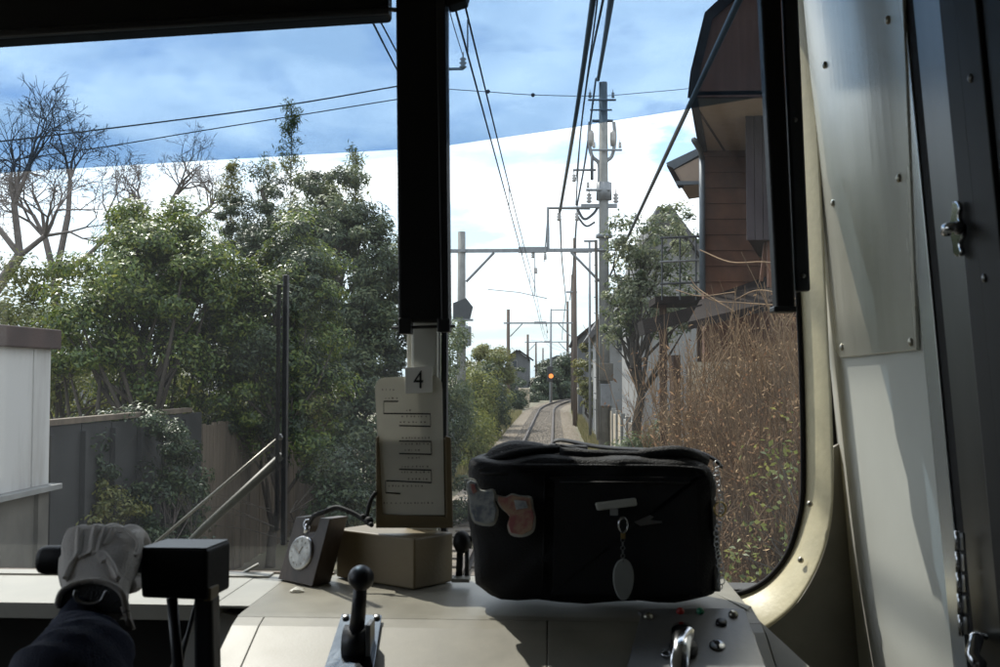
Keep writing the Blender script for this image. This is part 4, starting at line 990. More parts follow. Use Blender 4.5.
def tree(name, base, top, r, blobs, n, L, Wd, leaf, label, seed, cat='tree', group=None, clump=0.28, nsub=60, bark='bark', nl=26, shell=0.6, up=0.45, extra=None, hmin=0.18):
    rg = np.random.default_rng(seed); t = thing(name, base, label, cat, group)
    v, f, subs = crown(blobs, n, L, Wd, rg, clump, nsub, up, shell)
    np_mesh('crown', v, f, leaf, t)
    if extra:
        v2, f2, _ = crown(blobs, int(n * extra[1]), L, Wd, rg, clump * 0.9, int(nsub * 0.6), up, 0.85)
        np_mesh('crown', v2, f2, extra[0], t)
    pick = subs[rg.permutation(len(subs))[:nl]]
    V, F = limbs(base, top, r, pick, rg, hmin=hmin)
    np_mesh('trunk', V, F, bark, t, True)
    return t
def P3(px, py, Y): p = pt(px, py, Y); return np.array((p.x, p.y, p.z))
def blob(px, py, Y, rx, ry, rz=None, rpy=None):
    """ellipsoid centred on a pixel at distance Y, radii given in pixels (x, z) and metres (y)"""
    p = P3(px, py, Y); k = Y / 1000
    return (p[0], p[1], p[2], rx * k, ry * k if rpy is None else rpy, ry * k)

# ------------------------------------------------------------------ left: shed, fence, trees
X0 = pt(50, 400, 8.0).x
sh = thing('storage_shed', (X0 - 0.9, 6.2, 0), 'white sheet-metal shed with rusty brown roof edge on a concrete base, far left', 'shed')
zt_, zw, zl = 2.98, 2.82, 1.72
YF = 8.0
MB().box((X0 - 0.9, YF - 2.2, (zw + zl) / 2), (1.8, 4.4, zw - zl)).build('wall', 'sheet_white', sh)
MB().box((X0 - 0.9, YF - 2.2, (zt_ + zw) / 2), (1.92, 4.52, zt_ - zw)).build('roof', 'rust_roof', sh, False, 0.01)
for k in range(9):
    MB().box((X0 + 0.006, YF - 0.27 - k * 0.52, (zw + zl) / 2), (0.012, 0.018, zw - zl - 0.02)).build('sheet_seam', 'sheet_white', sh)
MB().box((X0 - 0.86, YF - 2.15, zl - 0.025), (1.88, 4.46, 0.045)).build('ledge', 'concrete', sh, False, 0.005)
MB().box((X0 - 0.9, YF - 2.2, (zl - 0.05) / 2), (1.78, 4.36, zl - 0.05)).build('base', 'concrete_dark', sh)
for k in range(4):
    MB().box((X0 - 0.005, YF - 0.12 - k * 1.3, (zl - 0.05) / 2), (0.06, 0.16, zl - 0.052)).build('buttress', 'concrete_dark', sh)
fe = thing('boundary_fence', (-4.3, 8.3, 0), 'tall grey panel fence turning to brown ribbed boards behind the left shrubs', 'fence')
y = 8.3; k = 0
rf = random.Random(8)
while y < 11.6:
    w = 0.62; off = rf.uniform(-0.012, 0.012)
    MB().box((-4.32 + off, y + w / 2, 1.02), (0.04, w - 0.02, 2.28 + rf.uniform(-.03, .03))).build('panel', 'fence_grey', fe, False, 0.004)
    MB().box((-4.28, y, 1.0), (0.05, 0.06, 2.2)).build('post', 'fence_grey', fe)
    y += w
MB().box((-4.34, 9.95, 2.20), (0.10, 3.4, 0.05)).build('cap', 'fence_brown', fe)
bm_ = None
while y < 20:
    w = 0.125
    MB().box((-4.30 + rf.uniform(-.008, .008), y + w / 2, 1.0 + rf.uniform(-.02, .02)), (0.03, w - 0.012, 2.0)).build('board', 'fence_brown', fe)
    y += w
MB().box((-4.33, 15.6, 1.7), (0.04, 8.4, 0.09)).build('fence_rail', 'fence_brown', fe)

tree('broadleaf_tree', (P3(138, 400, 12.2)[0], 12.2, 0), P3(140, 235, 12.2), 0.11,
     [blob(150, 268, 12.4, 74, 52, rpy=1.0), blob(95, 330, 12.0, 52, 55, rpy=.8), blob(196, 300, 12.6, 55, 65, rpy=.9), blob(150, 236, 12.8, 50, 36, rpy=.7), blob(160, 360, 12.6, 60, 50, rpy=.7)],
     52000, 0.072, 0.032, 'leaf_glossy', 'round glossy evergreen tree with a dark bare lower trunk behind the white shed', 1, clump=0.30, nsub=170, nl=50, shell=0.35)
tree('evergreen_shrub', (P3(270, 560, 13.5)[0], 13.5, 0), P3(275, 300, 13.5), 0.07,
     [blob(285, 320, 13.5, 58, 75, rpy=.9), blob(250, 385, 13.6, 52, 62, rpy=.8), blob(318, 415, 13.8, 30, 70, rpy=.7), blob(225, 330, 13.4, 40, 60, rpy=.7), blob(300, 262, 14, 40, 45, rpy=.7)],
     52000, 0.072, 0.03, 'leaf_glossy', 'tall sunlit evergreen shrub behind the wiper blade, shading the brown boards', 2, clump=0.28, nsub=170, nl=40, shell=0.4, extra=('leaf_dark', .5))
tree('dark_evergreen', (P3(345, 560, 19)[0], 19, 0), P3(340, 200, 19), 0.16,
     [blob(345, 290, 19, 52, 88, rpy=1.3), blob(350, 400, 18.5, 52, 100, rpy=1.2), blob(330, 215, 19.5, 40, 45, rpy=.9), blob(382, 300, 19, 28, 80, rpy=.9), blob(372, 460, 18, 45, 70, rpy=1)],
     52000, 0.105, 0.042, 'leaf_blue', 'tall blue-green evergreen just left of the centre pillar', 3, clump=0.30, nsub=190, nl=40, extra=('leaf_dark', .5))
tree('conifer_tree', (P3(262, 560, 21)[0], 21, 0), P3(262, 190, 21), 0.16,
     [blob(262, 212, 21, 24, 42, rpy=.7), blob(258, 262, 21, 40, 50, rpy=.9), blob(265, 340, 21, 50, 80, rpy=1.1), blob(235, 240, 21.5, 22, 50, rpy=.6)],
     30000, 0.10, 0.03, 'leaf_dark', 'dark conifer rising behind the sunlit shrub, below the bamboo tip', 4, clump=0.26, nsub=130, nl=30)
tree('undergrowth_shrub', (P3(300, 560, 12.0)[0], 12.0, 0), P3(300, 500, 12.0), 0.03,
     [blob(345, 500, 12.4, 30, 60, rpy=.6), blob(185, 500, 11.2, 16, 40, rpy=.3)],
     8000, 0.07, 0.03, 'leaf_dark', 'low dark undergrowth at the foot of the tall evergreens, above the pocket watch', 5, 'shrub', clump=0.20, nsub=80, nl=30, shell=0.3)
tree('undergrowth_shrub', (P3(405, 560, 17.0)[0], 17.0, 0), P3(405, 480, 17.0), 0.03,
     [blob(420, 470, 17.5, 40, 90, rpy=1.0), blob(395, 540, 16, 50, 60, rpy=.8), blob(455, 500, 17.5, 22, 60, rpy=.7)],
     22000, 0.09, 0.035, 'leaf_dark', 'dim green shrub seen on both sides of the timetable holder', 6, 'shrub', clump=0.25, nsub=100, nl=30, shell=0.3)
tree('garden_tree', (P3(60, 500, 14)[0], 14, 0), P3(60, 330, 14), 0.07,
     [blob(40, 320, 14.2, 55, 34, rpy=.9), blob(80, 380, 14, 60, 45, rpy=.8), blob(28, 276, 14.5, 40, 20, rpy=.6), blob(200, 390, 14.5, 60, 60, rpy=.8), blob(130, 400, 15.5, 90, 40, rpy=.8)],
     26000, 0.085, 0.034, 'leaf_mid', 'pale green tree spreading low behind the shed roof', 7, clump=0.30, nsub=120, nl=36)
tree('young_shrub', (P3(112, 560, 9.4)[0], 9.4, 0), P3(112, 490, 9.4), 0.015,
     [blob(108, 510, 9.4, 38, 38, rpy=.3), blob(85, 530, 9.2, 30, 30, rpy=.3)],
     3200, 0.05, 0.022, 'leaf_yellow', 'thin yellowish shrub in front of the grey fence panels', 8, 'shrub', clump=0.12, nsub=36, nl=30, shell=0.1)
tree('young_shrub', (P3(185, 560, 10.2)[0], 10.2, 0), P3(185, 480, 10.2), 0.018,
     [blob(180, 455, 10.2, 34, 40, rpy=.3), blob(150, 430, 10.3, 40, 20, rpy=.3)],
     3600, 0.055, 0.024, 'leaf_dark', 'sparse shrub with glinting leaves where the grey panels meet the brown boards', 9, 'shrub', clump=0.14, nsub=30, nl=24, shell=0.1)
tree('wall_creeper', (P3(75, 560, 9.0)[0], 9.0, 0), P3(80, 470, 9.0), 0.012,
     [blob(85, 470, 9.3, 36, 40, rpy=.15), blob(140, 500, 10.0, 34, 50, rpy=.15), blob(110, 425, 9.9, 60, 12, rpy=.2), blob(160, 545, 9.8, 40, 24, rpy=.3)],
     5200, 0.055, 0.025, 'leaf_dark', 'dark straggling creeper over the grey fence panels beside the shed', 71, 'creeper', clump=0.15, nsub=70, nl=60, shell=0.1)
tree('sapling', (P3(160, 560, 10.4)[0], 10.4, 0), P3(172, 470, 10.4), 0.022,
     [blob(172, 480, 10.6, 20, 30, rpy=.2)], 260, 0.05, 0.02, 'leaf_mid', 'bare forked stem rising in front of the fence behind the glove', 72, 'shrub', clump=0.12, nsub=24, nl=14, shell=0.1, bark='bark_grey')
# bamboo shoots standing clear above the trees
def bamboo(px, ptop, pbot, Y, label, seed, n=1500, leaf='leaf_mid'):
    rg = np.random.default_rng(seed); t = thing('bamboo_stem', (P3(px, 560, Y)[0], Y, 0), label, 'bamboo', 'bamboo tips above the trees')
    top = P3(px, ptop, Y); bot = P3(px - 3, pbot, Y); b0 = np.array((bot[0], Y, 0))
    P0 = [b0]; P1 = [top]; R0 = [0.03]; R1 = [0.006]; cs = []; k = Y / 1000
    for i in range(54):
        f = rg.random() ** 0.8; s = bot + (top - bot) * f; a = rg.uniform(0, 2 * PI); l = (20 * (1 - f) + 5) * k * rg.uniform(.5, 1.2)
        e = s + np.array([math.cos(a) * l, math.sin(a) * l, l * rg.uniform(0.5, 1.4)]); P0.append(s); P1.append(e); R0.append(0.008); R1.append(0.003)
        for q in range(n // 54): cs.append(s + (e - s) * rg.uniform(.3, 1.1) + rg.normal(size=3) * 0.06)
    np_mesh('stem', *seg_mesh(P0, P1, R0, R1, 5), 'bark', t)
    C = np.array(cs); v, f = leaf_arrays(C, unit(rg.normal(size=C.shape) + np.array([0, 0, .5])), 0.13, 0.026, rg, 0.4)
    np_mesh('leaves', v, f, leaf, t)
bamboo(292, 106, 260, 21, 'tallest bamboo tip, standing into the tinted band above the dark conifer', 21, 1700)
bamboo(356, 150, 250, 20, 'bamboo tip nearest the centre pillar, left of the black blind case', 22, 1200)
bamboo(330, 176, 260, 20.5, 'shorter bulky bamboo tip between the two tall ones', 23, 2600, 'leaf_yellow')
bamboo(232, 168, 260, 22, 'leftmost bamboo tip, yellowish, beside the bare trees', 24, 1500, 'leaf_yellow')
bamboo(268, 160, 250, 22, 'thin bamboo tip just left of the tallest one', 25, 700)
# bare trees
def bare(base, segs0, label, seed, depth=6, spread=0.55, shrink=0.78, r=0.09, name='bare_tree'):
    rg = np.random.default_rng(seed); t = thing(name, base, label, 'bare tree', 'leafless trees at the far left')
    P0, P1, R0, R1 = [], [], [], []
    def grow(p, d, l, rr_, k):
        e = p + d * l; P0.append(p); P1.append(e); R0.append(rr_); R1.append(rr_ * 0.78)
        if k == 0: return
        nb = 3 if rg.random() < 0.45 else 2
        for _ in range(nb):
            nd = d + rg.normal(size=3) * spread; nd[2] += 0.06; nd /= np.linalg.norm(nd)
            grow(e, nd, l * shrink * rg.uniform(.75, 1.15), rr_ * (0.62 if nb == 2 else 0.55), k - 1)
    for (p, q, rr_, k) in segs0:
        p = np.array(p, float); q = np.array(q, float); l = np.linalg.norm(q - p)
        P0.append(p); P1.append(q); R0.append(rr_ * 1.15); R1.append(rr_)
        if k:
            for _ in range(3):
                nd = (q - p) / l + rg.normal(size=3) * spread; nd[2] += .1; nd /= np.linalg.norm(nd); grow(q, nd, 0.40 * rg.uniform(.8, 1.2), rr_ * .7, k)
    np_mesh('branches', *seg_mesh(P0, P1, np.maximum(R0, .0038), np.maximum(R1, .003), 5), 'bark_grey', t, True)
Yb = 15
A = lambda x, y: P3(x, y, Yb)
bare((A(-60, 560)[0], Yb, 0), [((A(-60, 560)[0], Yb, 0), A(-25, 320), .11, 0), (A(-25, 320), A(20, 256), .085, 0), (A(20, 256), A(14, 205), .05, 5), (A(20, 256), A(-12, 215), .045, 5), (A(20, 256), A(45, 236), .04, 5), (A(-25, 320), A(-30, 240), .06, 6), (A(-25, 320), A(-60, 260), .05, 5), (A(14, 205), A(30, 165), .03, 5)],
     'leafless tree with a leaning trunk at the left edge, above the shed', 31, spread=0.5, shrink=.8)
Yb2 = 19
A = lambda x, y: P3(x, y, Yb2)
bare((A(60, 560)[0], Yb2, 0), [((A(60, 560)[0], Yb2, 0), A(55, 280), .09, 0), (A(55, 280), A(45, 238), .06, 6), (A(55, 280), A(68, 215), .06, 0), (A(68, 215), A(70, 180), .045, 6), (A(45, 238), A(33, 215), .04, 6), (A(55, 280), A(85, 258), .06, 0), (A(85, 258), A(110, 235), .04, 6)],
     'leafless tree with upright forks between the shed and the glossy evergreen', 32, spread=0.55, shrink=.78)
Yb3 = 26
A = lambda x, y: P3(x, y, Yb3)
bare((A(165, 560)[0], Yb3, 0), [((A(165, 560)[0], Yb3, 0), A(160, 260), .11, 0), (A(160, 260), A(140, 205), .06, 6), (A(160, 260), A(172, 200), .06, 6), (A(160, 260), A(200, 215), .06, 6), (A(172, 200), A(180, 185), .04, 5)],
     'distant leafless tree with a fine crown behind the glossy evergreen', 33, spread=0.6, shrink=.8)

# ------------------------------------------------------------------ far left bank
def bank(px, py, Y, rx, ry, n, leaf, label, seed, name='bank_shrub', extra=None, L=0.16):
    b = P3(px, 376 + 2600 / Y, Y)
    return tree(name, (b[0], Y, 0), P3(px, py, Y), 0.06, [blob(px, py, Y, rx, ry, rpy=1.5), blob(px - rx * .3, py + ry * .7, Y - .5, rx * .9, ry * .8, rpy=1.3), blob(px + rx * .3, py + ry * .5, Y, rx * .7, ry * .8, rpy=1.2)],
                n, L, L * .42, leaf, label, seed, 'shrub', None, clump=0.4, nsub=60, nl=14, shell=0.4, extra=extra)
bank(474, 395, 33, 22, 36, 9000, 'leaf_mid', 'green shrub beside the foot of the near left pole', 41, L=.11)
bank(470, 432, 28, 20, 24, 7000, 'leaf_mid', 'lower shrub in the gap between the near pole and the bag', 48, L=.10)
bank(490, 366, 48, 20, 22, 9000, 'leaf_yellow', 'yellow-topped bamboo thicket left of the track', 42, extra=('leaf_mid', .6))
bank(484, 395, 42, 22, 30, 9000, 'leaf_dark', 'dark bushy shrub between the near pole and the second pole', 43)
bank(497, 405, 52, 14, 24, 6000, 'leaf_mid', 'shrub overhanging the track before the second left pole', 44)
bank(516, 388, 78, 10, 22, 5000, 'leaf_dark', 'far shrub just right of the second left pole', 45, L=.2)
bank(533, 398, 100, 9, 16, 4000, 'leaf_dark', 'small far shrub where the track begins to bend', 46, L=.22)
bank(450, 380, 24, 18, 60, 9000, 'leaf_blue', 'blue-green shrub seen just right of the centre pillar', 47, L=.11)
wood = tree('far_grove', (P3(556, 397, 112)[0], 112, 0), P3(556, 385, 112), 0.3, [blob(555, 386, 112, 17, 24, rpy=4), blob(566, 382, 114, 12, 28, rpy=4), blob(546, 388, 110, 11, 22, rpy=3)], 26000, 0.30, 0.16, 'leaf_dark', 'dark grove of trees closing the track behind the orange signal', 49, 'grove', clump=1.0, nsub=60, nl=6)
gr = np.random.default_rng(5)   # weeds and grass
n = 26000
gx = gr.uniform(-3.4, -2.3, n); gy = 14 + 56 * gr.random(n) ** 1.4
side = gr.random(n) < 0.35; gx = np.where(side, gr.uniform(1.15, 1.6, n), gx)
C = np.stack([gx, gy, np.zeros(n)], 1); h = gr.uniform(0.1, 0.38, n)
tip = C + np.stack([gr.normal(0, .08, n), gr.normal(0, .08, n), h], 1); wv = np.stack([gr.uniform(.008, .02, n), gr.uniform(-.01, .01, n), np.zeros(n)], 1)
V = np.stack([C - wv, C + wv, tip], 1).reshape(-1, 3); F = np.arange(n * 3).reshape(-1, 3)
g_ = np_mesh('grass', V, F, 'grass_dry'); g_['kind'] = 'stuff'

# ------------------------------------------------------------------ poles, portals and wires
def pole(mb, x, y, z0, z1, r0, r1): return mb.lathe([(r0, 0), ((r0 + r1) / 2, (z1 - z0) / 2), (r1, z1 - z0)], (x, y, z0), (0, 0, 1), 14)
def insul(root, p, m='porcelain', s=1.0):
    MB().lathe([(.03 * s, 0), (.07 * s, .04 * s), (.03 * s, .06 * s), (.07 * s, .11 * s), (.03 * s, .13 * s), (.06 * s, .18 * s), (.015 * s, .21 * s), (.015 * s, .30 * s)], p, (0, 0, 1), 10).build('insulator', m, root, True)
def portal(Y, xl, xr, zb, zl, zr, label, m, rl, rr_, tall=False):
    t = thing('catenary_portal', ((xl + xr) / 2, Y, 0), label, 'catenary portal', 'catenary portals over the track')
    pole(MB(), xl, Y, 0, zl, rl, rl * .8).build('pole', m, t, True)
    pole(MB(), xr, Y, 0, zr, rr_, rr_ * .7).build('pole', m, t, True)
    MB().box(((xl + xr) / 2 - .1, Y, zb), (xr - xl + .5, 0.10, 0.11)).build('beam', 'galv', t)
    MB().box(((xl + xr) / 2, Y, zb + .02), (0.9, 0.16, 0.18)).build('beam_joint', 'galv', t)
    for s, x in ((1, xl), (-1, xr)):
        MB().tube([(x + s * .15, Y, zb - 1.0), (x + s * 1.05, Y, zb - .06)], 0.045, 6).build('brace', 'galv', t)
        MB().lathe([(rl * 1.12, 0), (rl * 1.12, .09)], (x, Y, zb - .05), (0, 0, 1), 14).build('clamp', 'galv', t)
    xc = trackx(Y)
    for dx, dz in ((-.05, -.25), (.35, -.30), (.05, -.75)):
        insul(t, (xc + dx, Y, zb + dz), s=.9)
    MB().tube([(xc - 1.5, Y - .02, zb - 1.25), (xc - .5, Y - .02, zb - 1.35), (xc + .4, Y - .02, zb - 1.55)], 0.014, 6).build('steady_arm', 'galv', t)
    MB().tube([(xc, Y, zb - .08), (xc, Y, zb - 1.45)], 0.016, 6).build('hanger', 'galv', t)
    return t
p1 = portal(32, -3.0, 1.57, 6.63, 7.25, 12.05, 'nearest catenary portal, its tall right pole topped with power gear', 'concrete', .155, .19)
# the gear on the tall right pole
def q1(x, y, Y=32): return pt(x, y, Y)
MB().box(q1(599, 206), (1.15, .16, .12)).build('crossarm', 'galv', p1)
MB().tube([q1(548, 250), q1(548, 208), q1(590, 208)], .06, 6).build('bracket_arm', 'galv', p1)
MB().tube([q1(573, 170), q1(596, 170)], .04, 6).build('bracket_arm', 'galv', p1)
MB().tube([q1(592, 121), q1(613, 121)], .05, 6).build('crossarm', 'galv', p1)
for x in (589, 616): insul(p1, q1(x, 203), s=1.5)
for x in (559, 577): insul(p1, q1(x, 221), s=1.3)
insul(p1, q1(574, 182), s=1.2)
for s in (-1, 1):
    MB().tube(bez([q1(602 + s * 12, 122), q1(602 + s * 13, 140), q1(602 + s * 10, 156), q1(602 + s * 3, 164), q1(602 + s * 3, 185)], 4), .06, 7).build('conduit', 'galv', p1)
    MB().lathe([(.08, 0), (.10, .2), (.10, .4), (.06, .5)], q1(602 + s * 11, 146), (0, 0, 1), 12).build('cutout_fuse', 'porcelain', p1, True)
MB().lathe([(.25, 0), (.25, .55)], q1(604, 200), (0, 0, 1), 14).build('band_case', 'galv', p1, True)
MB().lathe([(.26, 0), (.26, .12)], q1(604, 238), (0, 0, 1), 14).build('clamp', 'galv', p1, True)
MB().tube(bez([q1(577, 208), q1(584, 219), q1(593, 214), q1(598, 207)], 5), .045, 7).build('jumper_cable', 'wire_dark', p1)
MB().tube(bez([q1(577, 216), q1(586, 226), q1(595, 222)], 5), .035, 7).build('jumper_cable', 'wire_dark', p1)
for (xa_, xb2, yy2, rr2) in ((588, 616, 100, .035), (590, 612, 110, .03), (592, 622, 150, .035), (586, 610, 190, .045), (597, 622, 250, .03)):
    MB().tube([q1(xa_, yy2, 31.8), q1(xb2, yy2, 31.8)], rr2, 6).build('crossarm', 'galv', p1)
for xx2, yy2 in ((590, 98), (613, 98), (594, 148), (620, 148), (588, 188)): insul(p1, q1(xx2, yy2, 31.8), s=.9)
for k_ in range(11): MB().tube([q1(597, 250 + k_ * 16, 31.85), q1(594, 249 + k_ * 16, 31.8)], .015, 5).build('step', 'galv', p1)
MB().lathe([(.05, 0), (.05, .8)], q1(592, 180, 31.8), (0, 0, 1), 10).build('cable_riser', 'wire_dark', p1, True)
MB().box(q1(606, 395, 31.75), (.34, .2, .7)).build('cabinet', 'galv', p1, False, .02)
MB().box(q1(606, 372, 31.75), (.44, .3, .55)).build('cabinet', 'concrete_dark', p1, False, .02)
MB().tube([q1(596, 240, 31.8), q1(598, 440, 31.8)], .05, 8).build('conduit', 'concrete_dark', p1)
portal(75, -3.5, 1.33, 6.57, 7.6, 10.2, 'second catenary portal, with dark timber poles over the straight track', 'pole_wood', .15, .15)
portal(118, -3.2, 1.5, 6.6, 7.5, 11.4, 'third catenary portal, far down the track near the orange signal', 'pole_wood', .17, .19)
def lone(px, ytop, Y, label, r=.16, m='pole_wood', arm=None):
    x = pt(px, 376, Y).x; t = thing('line_pole', (x, Y, 0), label, 'line pole')
    pole(MB(), x, Y, 0, pt(px, ytop, Y).z, r, r * .7).build('pole', m, t, True)
    if arm:
        for (a, b, yy_) in arm: MB().tube([pt(a, yy_, Y), pt(b, yy_, Y)], .05, 6).build('arm', 'galv', t)
    return t
lone(575, 238, 52, 'tall thin brown pole just left of the big concrete pole', .13, arm=((566, 577, 292), (576, 592, 252)))
lone(551, 309, 98, 'slim pale pole with a long arm rising above the orange signal', .13, 'galv', arm=((551, 569, 310),))
lone(536, 342, 150, 'small far pole between the second portal and the signal', .17)
lone(543, 348, 175, 'smallest far pole, next to the signal mast', .17)
lone(590, 240, 40, 'pole end with a short bracket behind the big concrete pole', .06, 'galv', arm=((584, 597, 241),))
# hexagonal sign and box on the near left pole
sg = thing('pole_sign', pt(466, 311, 31.7), 'dark five-sided sign, seen from behind, on the near left pole', 'sign')
MB().prism([pt(453, 303, 31.7), pt(466, 298, 31.7), pt(473, 307, 31.7), pt(470, 319, 31.7), pt(453, 319, 31.7)], (0, .05, 0)).build('board', 'sign_back', sg)
MB().prism([pt(452, 319, 31.69), pt(473, 319, 31.69), pt(473, 321, 31.69), pt(452, 321, 31.69)], (0, .07, 0)).build('rail', 'galv', sg)
bx_ = MB().box(pt(464, 336, 31.7), (.45, .25, .62))
tag(bx_.build('relay_box', 'galv', None, False, .03), 'grey box fixed under the five-sided sign on the near left pole', 'box')
# signal
sg = thing('railway_signal', pt(550, 400, 96), 'small railway signal showing an orange light at the bend', 'signal')
MB().box(pt(550, 374, 96), (.55, .2, 1.5)).build('backboard', 'black_paint', sg, False, .05)
MB().lathe([(.22, 0), (.22, .06)], pt(551, 376, 95.85), (0, -1, 0), 16).build('lamp', 'signal_orange', sg)
MB().tube([pt(550, 382, 96.1), pt(550, 404, 96.1)], .06, 8).build('mast', 'galv', sg)
bx_ = MB().box((pt(524, 405, 82).x, 82, .8), (.9, .6, 1.6)).build('equipment_box', 'house_beige', None, False, .03)
tag(bx_, 'small cream equipment box by the left of the track before the bend', 'box')
mk = thing('kilometre_post', pt(489, 436, 44), 'low white concrete marker post in the grass left of the track', 'post')
MB().box((pt(489, 430, 44).x, 44, .35), (.30, .25, .9)).build('post', 'post_white', mk, False, .03)
MB().box((pt(489, 430, 44).x, 44, .10), (1.2, .6, .25)).build('plinth', 'post_white', mk, False, .03)
# wires
def wire(pts_, r, label, group=None, m='wire_dark', n=8):
    return tag(MB().tube(bez(pts_, n), r, 6).build('overhead_wire', m, None, True), label, 'wire', group)
TW = 'wires over the track'
def along(h, x, ylist, sag, span=43, y0=32): return [Vector((trackx(y) + (x + .65), y, 2.6 + h + sag * ((((y - y0) / span) % 1.0) - .5) ** 2 * 4 - sag)) for y in ylist]
yl = list(np.arange(2.5, 32, 4.9)) + list(np.arange(32, 119, 7.1667))
wire([Vector((-.65, 2.0, 5.02)), Vector((-.65, 32, 5.02)), Vector((-.6, 75, 5.02)), Vector((trackx(95), 95, 5.02)), Vector((trackx(118), 118, 5.02))], .008, 'lower contact wire above the track, second from the pillar', TW)
wire(along(2.95, -.65, yl, .25), .008, 'messenger wire above the contact wire, rightmost of the pair beside the pillar', TW)
dm = MB()
for y in (7.4, 14.2, 20, 26, 30, 38, 44, 52, 60, 70): dm.tube([(-.65, y, 5.03), (-.65, y, 5.28)], .006, 5)
ob_ = dm.build('wire_dropper', 'wire_dark'); tag(ob_, 'short droppers linking the two wires above the track', 'dropper'); ob_['kind'] = 'stuff'
def P(x, y, Y): return pt(x, y, Y)
wire([P(370, 17, 10), P(393, 62, 13), P(430, 133, 20)], .013, 'thin wire slanting down just left of the pillar, upper of two', 'wires by the left poles')
wire([P(378, 17, 10), P(393, 45, 12), P(425, 106, 18)], .011, 'thin wire slanting down just left of the pillar, lower of two', 'wires by the left poles')
wire([P(446, -10, 14), P(452, 20, 19), P(463, 56, 26)], .011, 'short wire running down to the bracket insulator beside the pillar')
wire([P(-80, 150, 24), P(30, 138, 24), P(200, 117, 25), P(300, 103, 26), P(393, 87, 27), P(446, 78, 28)], .020, 'upper of two long wires crossing the sky left of the pillar', 'cross wires at the left')
wire([P(-80, 172, 25), P(90, 149, 25), P(200, 131, 26), P(300, 115, 27), P(393, 100, 28), P(446, 92, 29)], .015, 'lower of two long wires crossing the sky left of the pillar', 'cross wires at the left')
cw = wire([P(446, 89, 30), P(490, 92, 30), P(535, 95, 31), P(598, 96, 32), P(640, 93, 34), P(694, 88, 36), P(760, 80, 38)], .012, 'thin cross wire with two small balls, right of the pillar')
for x, y in ((488, 91.5), (533, 95)): MB().ball(P(x, y, 30), .065, 10).build('ball', 'wire_dark', cw, True)
wire([P(596, -40, 12), P(593, 0, 15), P(575, 122, 24), P(560, 211, 32)], .05, 'thick cable bundle dropping to the bracket left of the concrete pole', 'thick cables by the concrete pole', 'cable_grey')
wire([P(616, -40, 13), P(611, 0, 16), P(604, 45, 24), P(598, 80, 32)], .055, 'thick cable bundle ending on the tip of the concrete pole', 'thick cables by the concrete pole', 'cable_grey')
wire([P(608, -40, 13), P(603, 0, 15), P(588, 75, 22), P(580, 140, 28), P(576, 205, 32)], .022, 'medium cable between the two thick bundles', None, 'cable_grey')
wire([P(596, 78, 32), P(586, 155, 32), P(577, 206, 32)], .035, 'slack cable falling from the concrete pole tip to its bracket')
wire([P(600, -30, 13), P(595, 20, 16), P(583, 110, 24), P(576, 180, 32)], .014, 'thin wire just left of the concrete pole tip')
for i, (a, b, c) in enumerate((((560, 212), (562, 260), (566, 300)), ((577, 214), (573, 270), (570, 300)), ((548, 214), (546, 240), (544, 262)))):
    wire([P(*a, 32), P(*b, 48), P(*c, 75)], .03, ('left', 'right', 'short outer')[i] + ' feeder wire leaving the bracket towards the second portal', None)
wire([P(566, 300, 75), P(563, 325, 100), P(562, 340, 118)], .03, 'far feeder wire past the second portal, upper right')
wire([P(756, -35, 7.2), P(739, 0, 8), P(690, 104, 12), P(640, 211, 18), P(605, 286, 32)], .032, 'thick grey telephone cable slanting down across the brown house', None, 'cable_grey', 10)
bi = thing('pole_bracket', P(456, 69, 26), 'small bracket with one insulator sticking out from behind the pillar near the top', 'bracket')
MB().box(P(453, 69, 26), (.55, .06, .06)).build('arm', 'galv', bi)
insul(bi, P(463, 69, 26), s=1.5)
MB().tube([P(440, 69, 26), P(440, 420, 26)], .15, 12).build('pole', 'concrete', bi, True)

